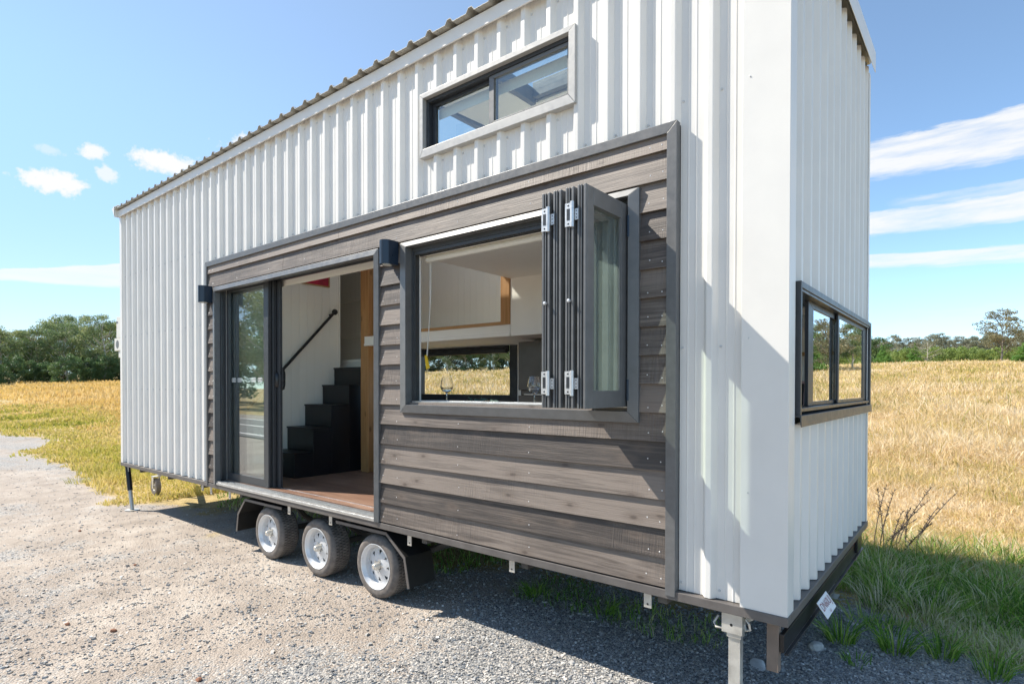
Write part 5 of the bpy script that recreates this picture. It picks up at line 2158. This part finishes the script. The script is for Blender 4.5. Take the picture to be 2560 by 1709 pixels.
# tall dark seed stalks right behind the house corner
sw = thing('weed_clump', 'clump of tall dark seeding stalks at the shadow edge behind the house corner', 'weed', (0.02, 4.05, float(terrain(0.02, 4.05))))
g = random.Random(5)
mb = MB()
for i in range(12):
    x, y = g.uniform(-0.22, 0.15), g.uniform(-0.15, 0.15)
    tx, ty = x + g.uniform(-0.10, 0.38), y + g.uniform(-0.1, 0.2)
    hh = g.uniform(0.35, 0.80)
    P = [Vector((x + (tx - x) * t ** 1.5, y + (ty - y) * t, hh * t)) for t in (0, .3, .6, .85, 1)]
    mb.tube(P, [0.005, 0.005, 0.004, 0.003, 0.002], 5)
    for k in range(26):
        t = 0.35 + 0.62 * g.random()
        q = Vector((x + (tx - x) * t ** 1.5, y + (ty - y) * t, hh * t))
        d = Vector((g.uniform(-1, 1), g.uniform(-1, 1), g.uniform(.2, 1.2))).normalized()
        mb.tube([q, q + d * g.uniform(0.02, 0.045)], [0.005, 0.0015], 4)
mb.build('stalk', 'dark_grain', sw)

# ================================================================== TREES
def tree_mesh(seed, H, crown_r, crown_lo, n_clump, n_leaf, leaf, mat_trunk, style):
    """returns (trunk mesh, crown mesh) around the origin"""
    g = np.random.default_rng(seed)
    pr = random.Random(seed)
    mb = MB()
    lean = Vector((pr.uniform(-.06, .06), pr.uniform(-.06, .06), 1))
    top = lean * H * (0.86 if style != 'pine' else 0.97)
    bend = Vector((pr.uniform(-.05, .05), pr.uniform(-.05, .05), 0)) * H
    tr = lambda t: top * t + bend * math.sin(math.pi * t)
    r0 = H * (0.017 if style != 'bush' else 0.010)
    n = 9
    mb.tube([tr(i / n) for i in range(n + 1)], [r0 * (1.25 if i == 0 else 1 - 0.85 * i / n) for i in range(n + 1)], 7)
    cl = []
    if style == 'pine':
        for i in range(n_clump):
            t = crown_lo + (1 - crown_lo) * (i + 0.5) / n_clump
            rr = crown_r * (1.05 - t) / (1.05 - crown_lo) * pr.uniform(0.6, 1.1)
            a = i * 2.4 + pr.uniform(-.4, .4)
            e = tr(t) + Vector((math.cos(a) * rr * .75, math.sin(a) * rr * .75, rr * 0.12))
            mb.tube([tr(t), e], [r0 * .25, r0 * .06], 4)
            cl.append((e, rr * 0.55, 0.45))
            cl.append((tr(t) * 0.5 + e * 0.5, rr * 0.45, 0.5))
    else:
        nl = n_clump
        for i in range(nl):
            t = crown_lo * 0.75 + (0.97 - crown_lo * 0.75) * (i / max(1, nl - 1)) ** 0.8
            a = i * 2.399 + pr.uniform(-.5, .5)
            prof_ = math.sin(math.pi * min(1, max(0.12, (t - crown_lo * 0.6) / (1.08 - crown_lo * 0.6)))) ** 0.7
            rr = crown_r * prof_ * pr.uniform(0.45, 1.05)
            b0 = tr(max(0.1, t - 0.16))
            e = tr(t) + Vector((math.cos(a) * rr, math.sin(a) * rr, H * pr.uniform(0.0, 0.09)))
            if style == 'umbrella':
                e.z += H * 0.06 * (1 - rr / crown_r)
            m1 = b0.lerp(e, 0.5) + Vector((0, 0, -0.02 * H))
            mb.tube([b0, m1, e], [r0 * .42, r0 * .26, r0 * .08], 5)
            flat = {'gum': 0.62, 'umbrella': 0.42, 'bush': 0.8, 'bare': 0.5}[style]
            cl.append((e, crown_r * pr.uniform(0.26, 0.46), flat))
            for _ in range(2):
                d = Vector((pr.gauss(0, 1), pr.gauss(0, 1), pr.gauss(0, .5))).normalized() * crown_r * 0.35
                cl.append((e + d, crown_r * pr.uniform(0.16, 0.30), flat))
                mb.tube([m1, e + d * 0.8], [r0 * .16, r0 * .05], 4)
    # leaves
    wts = np.array([c[1] ** 2 for c in cl])
    cnt = np.maximum(6, (wts / wts.sum() * n_leaf).astype(int))
    C, T = [], []
    for (c, r, fl_), k in zip(cl, cnt):
        d = g.normal(0, 1, (k, 3))
        d /= np.linalg.norm(d, axis=1, keepdims=True) + 1e-9
        rad_ = r * g.random((k, 1)) ** 0.45
        p = d * rad_
        p[:, 2] *= fl_
        C.append(p + np.array(c)[None])
        T.append(np.clip(g.normal(pr.uniform(0.3, 0.75), 0.14, k), 0, 1))
    C = np.concatenate(C)
    T = np.concatenate(T)
    k = len(C)
    u = g.normal(0, 1, (k, 3))
    u[:, 2] -= 0.4 if style in ('gum', 'umbrella', 'bare') else 0
    u /= np.linalg.norm(u, axis=1, keepdims=True)
    w = np.cross(u, g.normal(0, 1, (k, 3)))
    w /= np.linalg.norm(w, axis=1, keepdims=True) + 1e-9
    s = leaf * g.uniform(0.6, 1.4, (k, 1))
    V = np.stack([C - u * s, C + w * s * 0.45, C + u * s, C - w * s * 0.45], 1)
    faces = (np.arange(4)[None] + (np.arange(k) * 4)[:, None]).reshape(-1)
    cm = np_mesh('crown', V.reshape(-1, 3), faces, 4, 'gum_leaf', {'tint': np.repeat(T, 4)})
    me = bpy.data.meshes.new('trunk')
    me.from_pydata(mb.v, [], mb.f)
    me.materials.append(MAT[mat_trunk])
    me.polygons.foreach_set('use_smooth', [True] * len(me.polygons))
    return me, cm


def with_leaf(cm, mat):
    c2 = cm.copy()
    c2.materials.clear()
    c2.materials.append(MAT[mat])
    return c2


PRO = {}
for i in range(5):
    PRO['gum', i] = tree_mesh(200 + i, 15, 4.4, 0.34, 21, 12000, 0.155, 'bark_pale', 'gum')
for i in range(3):
    PRO['under', i] = tree_mesh(300 + i, 7.5, 3.2, 0.10, 14, 6500, 0.17, 'bark', 'bush')
    PRO['under', i] = (PRO['under', i][0], with_leaf(PRO['under', i][1], 'under_leaf'))
for i in range(2):
    PRO['pine', i] = tree_mesh(400 + i, 7, 2.3, 0.10, 34, 7000, 0.13, 'bark', 'pine')
    PRO['pine', i] = (PRO['pine', i][0], with_leaf(PRO['pine', i][1], 'pine_leaf'))
PRO['lone', 0] = tree_mesh(517, 10.5, 3.9, 0.38, 20, 5200, 0.15, 'bark', 'umbrella')
PRO['lone', 0] = (PRO['lone', 0][0], with_leaf(PRO['lone', 0][1], 'olive_leaf'))
PRO['bare', 0] = tree_mesh(520, 6, 3.0, 0.25, 16, 900, 0.11, 'bark_pale', 'bare')
PRO['bare', 0] = (PRO['bare', 0][0], with_leaf(PRO['bare', 0][1], 'olive_leaf'))
for i in range(3):
    PRO['yellow', i] = tree_mesh(600 + i, 6.5, 3.4, 0.15, 13, 6000, 0.16, 'bark_pale', 'bush')


def at_az(azd, r):
    a = rad(azd)
    return CAM.x - math.sin(a) * r, CAM.y + math.cos(a) * r


def put_tree(kind, i, azd, r, s, label, group, name='tree', xy=None, rz=None):
    x, y = xy if xy else at_az(azd, r)
    z = float(terrain(x, y)) - 0.15
    t = thing(name, label, 'tree', (x, y, z), group)
    t.scale = (s, s, s)
    g = random.Random(int(azd * 100 + r * 7))
    t.rotation_euler = (0, 0, g.uniform(0, 6.28) if rz is None else rz)
    tm, cm = PRO[kind, i]
    link('trunk', tm, t)
    link('crown', cm, t)
    return t


pr = random.Random(11)
# left-hand tree line
G1 = 'tall gum trees of the wood left of the house'
lab_g = 'tall gum tree in the wood edge beyond the golden field left of the house'
k = 0
for azd in np.arange(58, 96, 2.05):
    a = azd + pr.uniform(-.5, .5)
    put_tree('gum', k % 5, a, pr.uniform(122, 136), pr.uniform(0.66, 0.80) if k % 4 else pr.uniform(0.84, 0.93), lab_g, G1, 'gum_tree')
    k += 1
for azd in np.arange(58.8, 96, 1.7):
    a = azd + pr.uniform(-.5, .5)
    put_tree('gum', (k * 2 + 1) % 5, a, pr.uniform(142, 160), pr.uniform(0.70, 0.95), lab_g, G1, 'gum_tree')
    k += 1
G2 = 'dark bushes at the foot of the wood left of the house'
for azd in np.arange(58, 96, 1.15):
    a = azd + pr.uniform(-.4, .4)
    put_tree('under', k % 3, a, pr.uniform(112, 124), pr.uniform(0.40, 0.72), 'dark green bush at the foot of the gum wood left of the house', G2, 'bush')
    k += 1
for azd in np.arange(58, 96, 1.0):
    a = azd + pr.uniform(-.4, .4)
    put_tree('under', k % 3, a, pr.uniform(132, 140), pr.uniform(0.75, 1.05), 'dark green bush at the foot of the gum wood left of the house', G2, 'bush')
    k += 1
# behind the kitchen
G3 = 'trees seen through the kitchen windows'
for azd in np.arange(30, 58, 0.8):
    a = azd + pr.uniform(-.4, .4)
    put_tree('under' if k % 2 else 'gum', k % 3, a, pr.uniform(126, 145), pr.uniform(1.0, 1.4) if k % 2 else pr.uniform(0.55, 0.8), 'leafy tree across the field seen through the kitchen and back window', G3)
    k += 1
# right-hand side: far wood as one mass plus single trees before it
def wood_mass(name, rows, mat_i, seed):
    g = np.random.default_rng(seed)
    Vs, Fs, Ts = [], [], []
    off = 0
    for (az0, az1, n, r0, r1, s0, s1, keys_) in rows:
        for j in range(n):
            kind, i = keys_[j % len(keys_)]
            cm = PRO[kind, i][1]
            nv = len(cm.vertices)
            co = np.empty(nv * 3, np.float32)
            cm.vertices.foreach_get('co', co)
            co = co.reshape(-1, 3)
            ti = np.empty(nv, np.float32)
            cm.attributes['tint'].data.foreach_get('value', ti)
            # thin the crown out by leaving every other leaf, far away
            sel = np.repeat(g.random(nv // 4) < 0.5, 4)
            co, ti = co[sel], ti[sel]
            a = rad(az0 + (az1 - az0) * (j + g.random()) / n)
            r = g.uniform(r0, r1)
            x, y = CAM.x - math.sin(a) * r, CAM.y + math.cos(a) * r
            s = g.uniform(s0, s1)
            th = g.uniform(0, 6.28)
            ctr = co.reshape(-1, 4, 3).mean(1, keepdims=True)
            q = (ctr + (co.reshape(-1, 4, 3) - ctr) * 1.5).reshape(-1, 3)
            X = q[:, 0] * math.cos(th) - q[:, 1] * math.sin(th)
            Y = q[:, 0] * math.sin(th) + q[:, 1] * math.cos(th)
            V = np.stack([x + X * s, y + Y * s, float(terrain(x, y)) - .3 + q[:, 2] * s], -1)
            Vs.append(V)
            Fs.append(np.arange(len(V)) + off)
            Ts.append(np.clip(ti + g.normal(0, .12), 0, 1))
            off += len(V)
    me = np_mesh(name, np.concatenate(Vs), np.concatenate(Fs), 4, mat_i, {'tint': np.concatenate(Ts)})
    return ktag(link(name, me), 'stuff')


wood_mass('far_wood', [(14, -26, 150, 190, 235, 0.5, 0.85, [('yellow', 0), ('yellow', 1), ('under', 2), ('yellow', 2)])], 'wood_leaf', 70)
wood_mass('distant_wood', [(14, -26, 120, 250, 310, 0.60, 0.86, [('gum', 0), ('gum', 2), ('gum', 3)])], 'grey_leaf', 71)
put_tree('lone', 0, -1.45, 118, 0.82, 'tall lone gum tree with open brown crown standing in the field at right', None, 'gum_tree', rz=1.0)
put_tree('bare', 0, 3.15, 150, 0.95, 'grey almost bare tree before the far wood at right', None)
put_tree('pine', 0, 3.95, 150, 0.72, 'dark green cone shaped tree just left of the bare grey tree', None, 'pine_tree')
put_tree('pine', 1, 6.2, 140, 0.68, 'broad green pine nearest to the house corner at right', None, 'pine_tree')
put_tree('pine', 0, 5.75, 132, 0.42, 'small bright green pine beside the broad pine near the house corner', None, 'pine_tree')
put_tree('under', 1, 7.0, 150, 0.95, 'dark bushy tree half hidden by the house corner at right', None)
put_tree('pine', 1, 4.75, 138, 0.20, 'tiny young pine standing alone before the far wood', None, 'pine_tree')
put_tree('pine', 1, -2.95, 100, 0.68, 'bright green conifer at the right edge of the photo', None, 'pine_tree')
# trees outside the frame that the end window mirrors
for i, (a, r, kd, s) in enumerate([(-5.0, 82, ('lone', 0), 0.62), (-6.3, 78, ('gum', 1), 0.42), (-7.4, 84, ('gum', 3), 0.46), (-8.7, 74, ('lone', 0), 0.6), (-9.6, 80, ('gum', 2), 0.44), (-10.8, 78, ('pine', 1), 0.85),
                                   (-12.2, 84, ('gum', 4), 0.44), (-13.5, 80, ('pine', 0), 0.8), (-15.5, 84, ('gum', 0), 0.44)]):
    put_tree(kd[0], kd[1], a, r, s, 'field tree mirrored in the end window glass', 'trees mirrored in the end window')
# trees across the road that the door glass mirrors
for i in range(22):
    x = -62 + 2.5 * i + pr.uniform(-.8, .8)
    y = -19 + 0.10 * (x + 20) - pr.uniform(0, 8)
    put_tree('gum' if i % 2 else 'under', i % 3, i + 100, 5, 0.7 if i % 2 else 1.0, 'roadside tree mirrored in the sliding door glass', 'trees mirrored in the door', xy=(x, y))
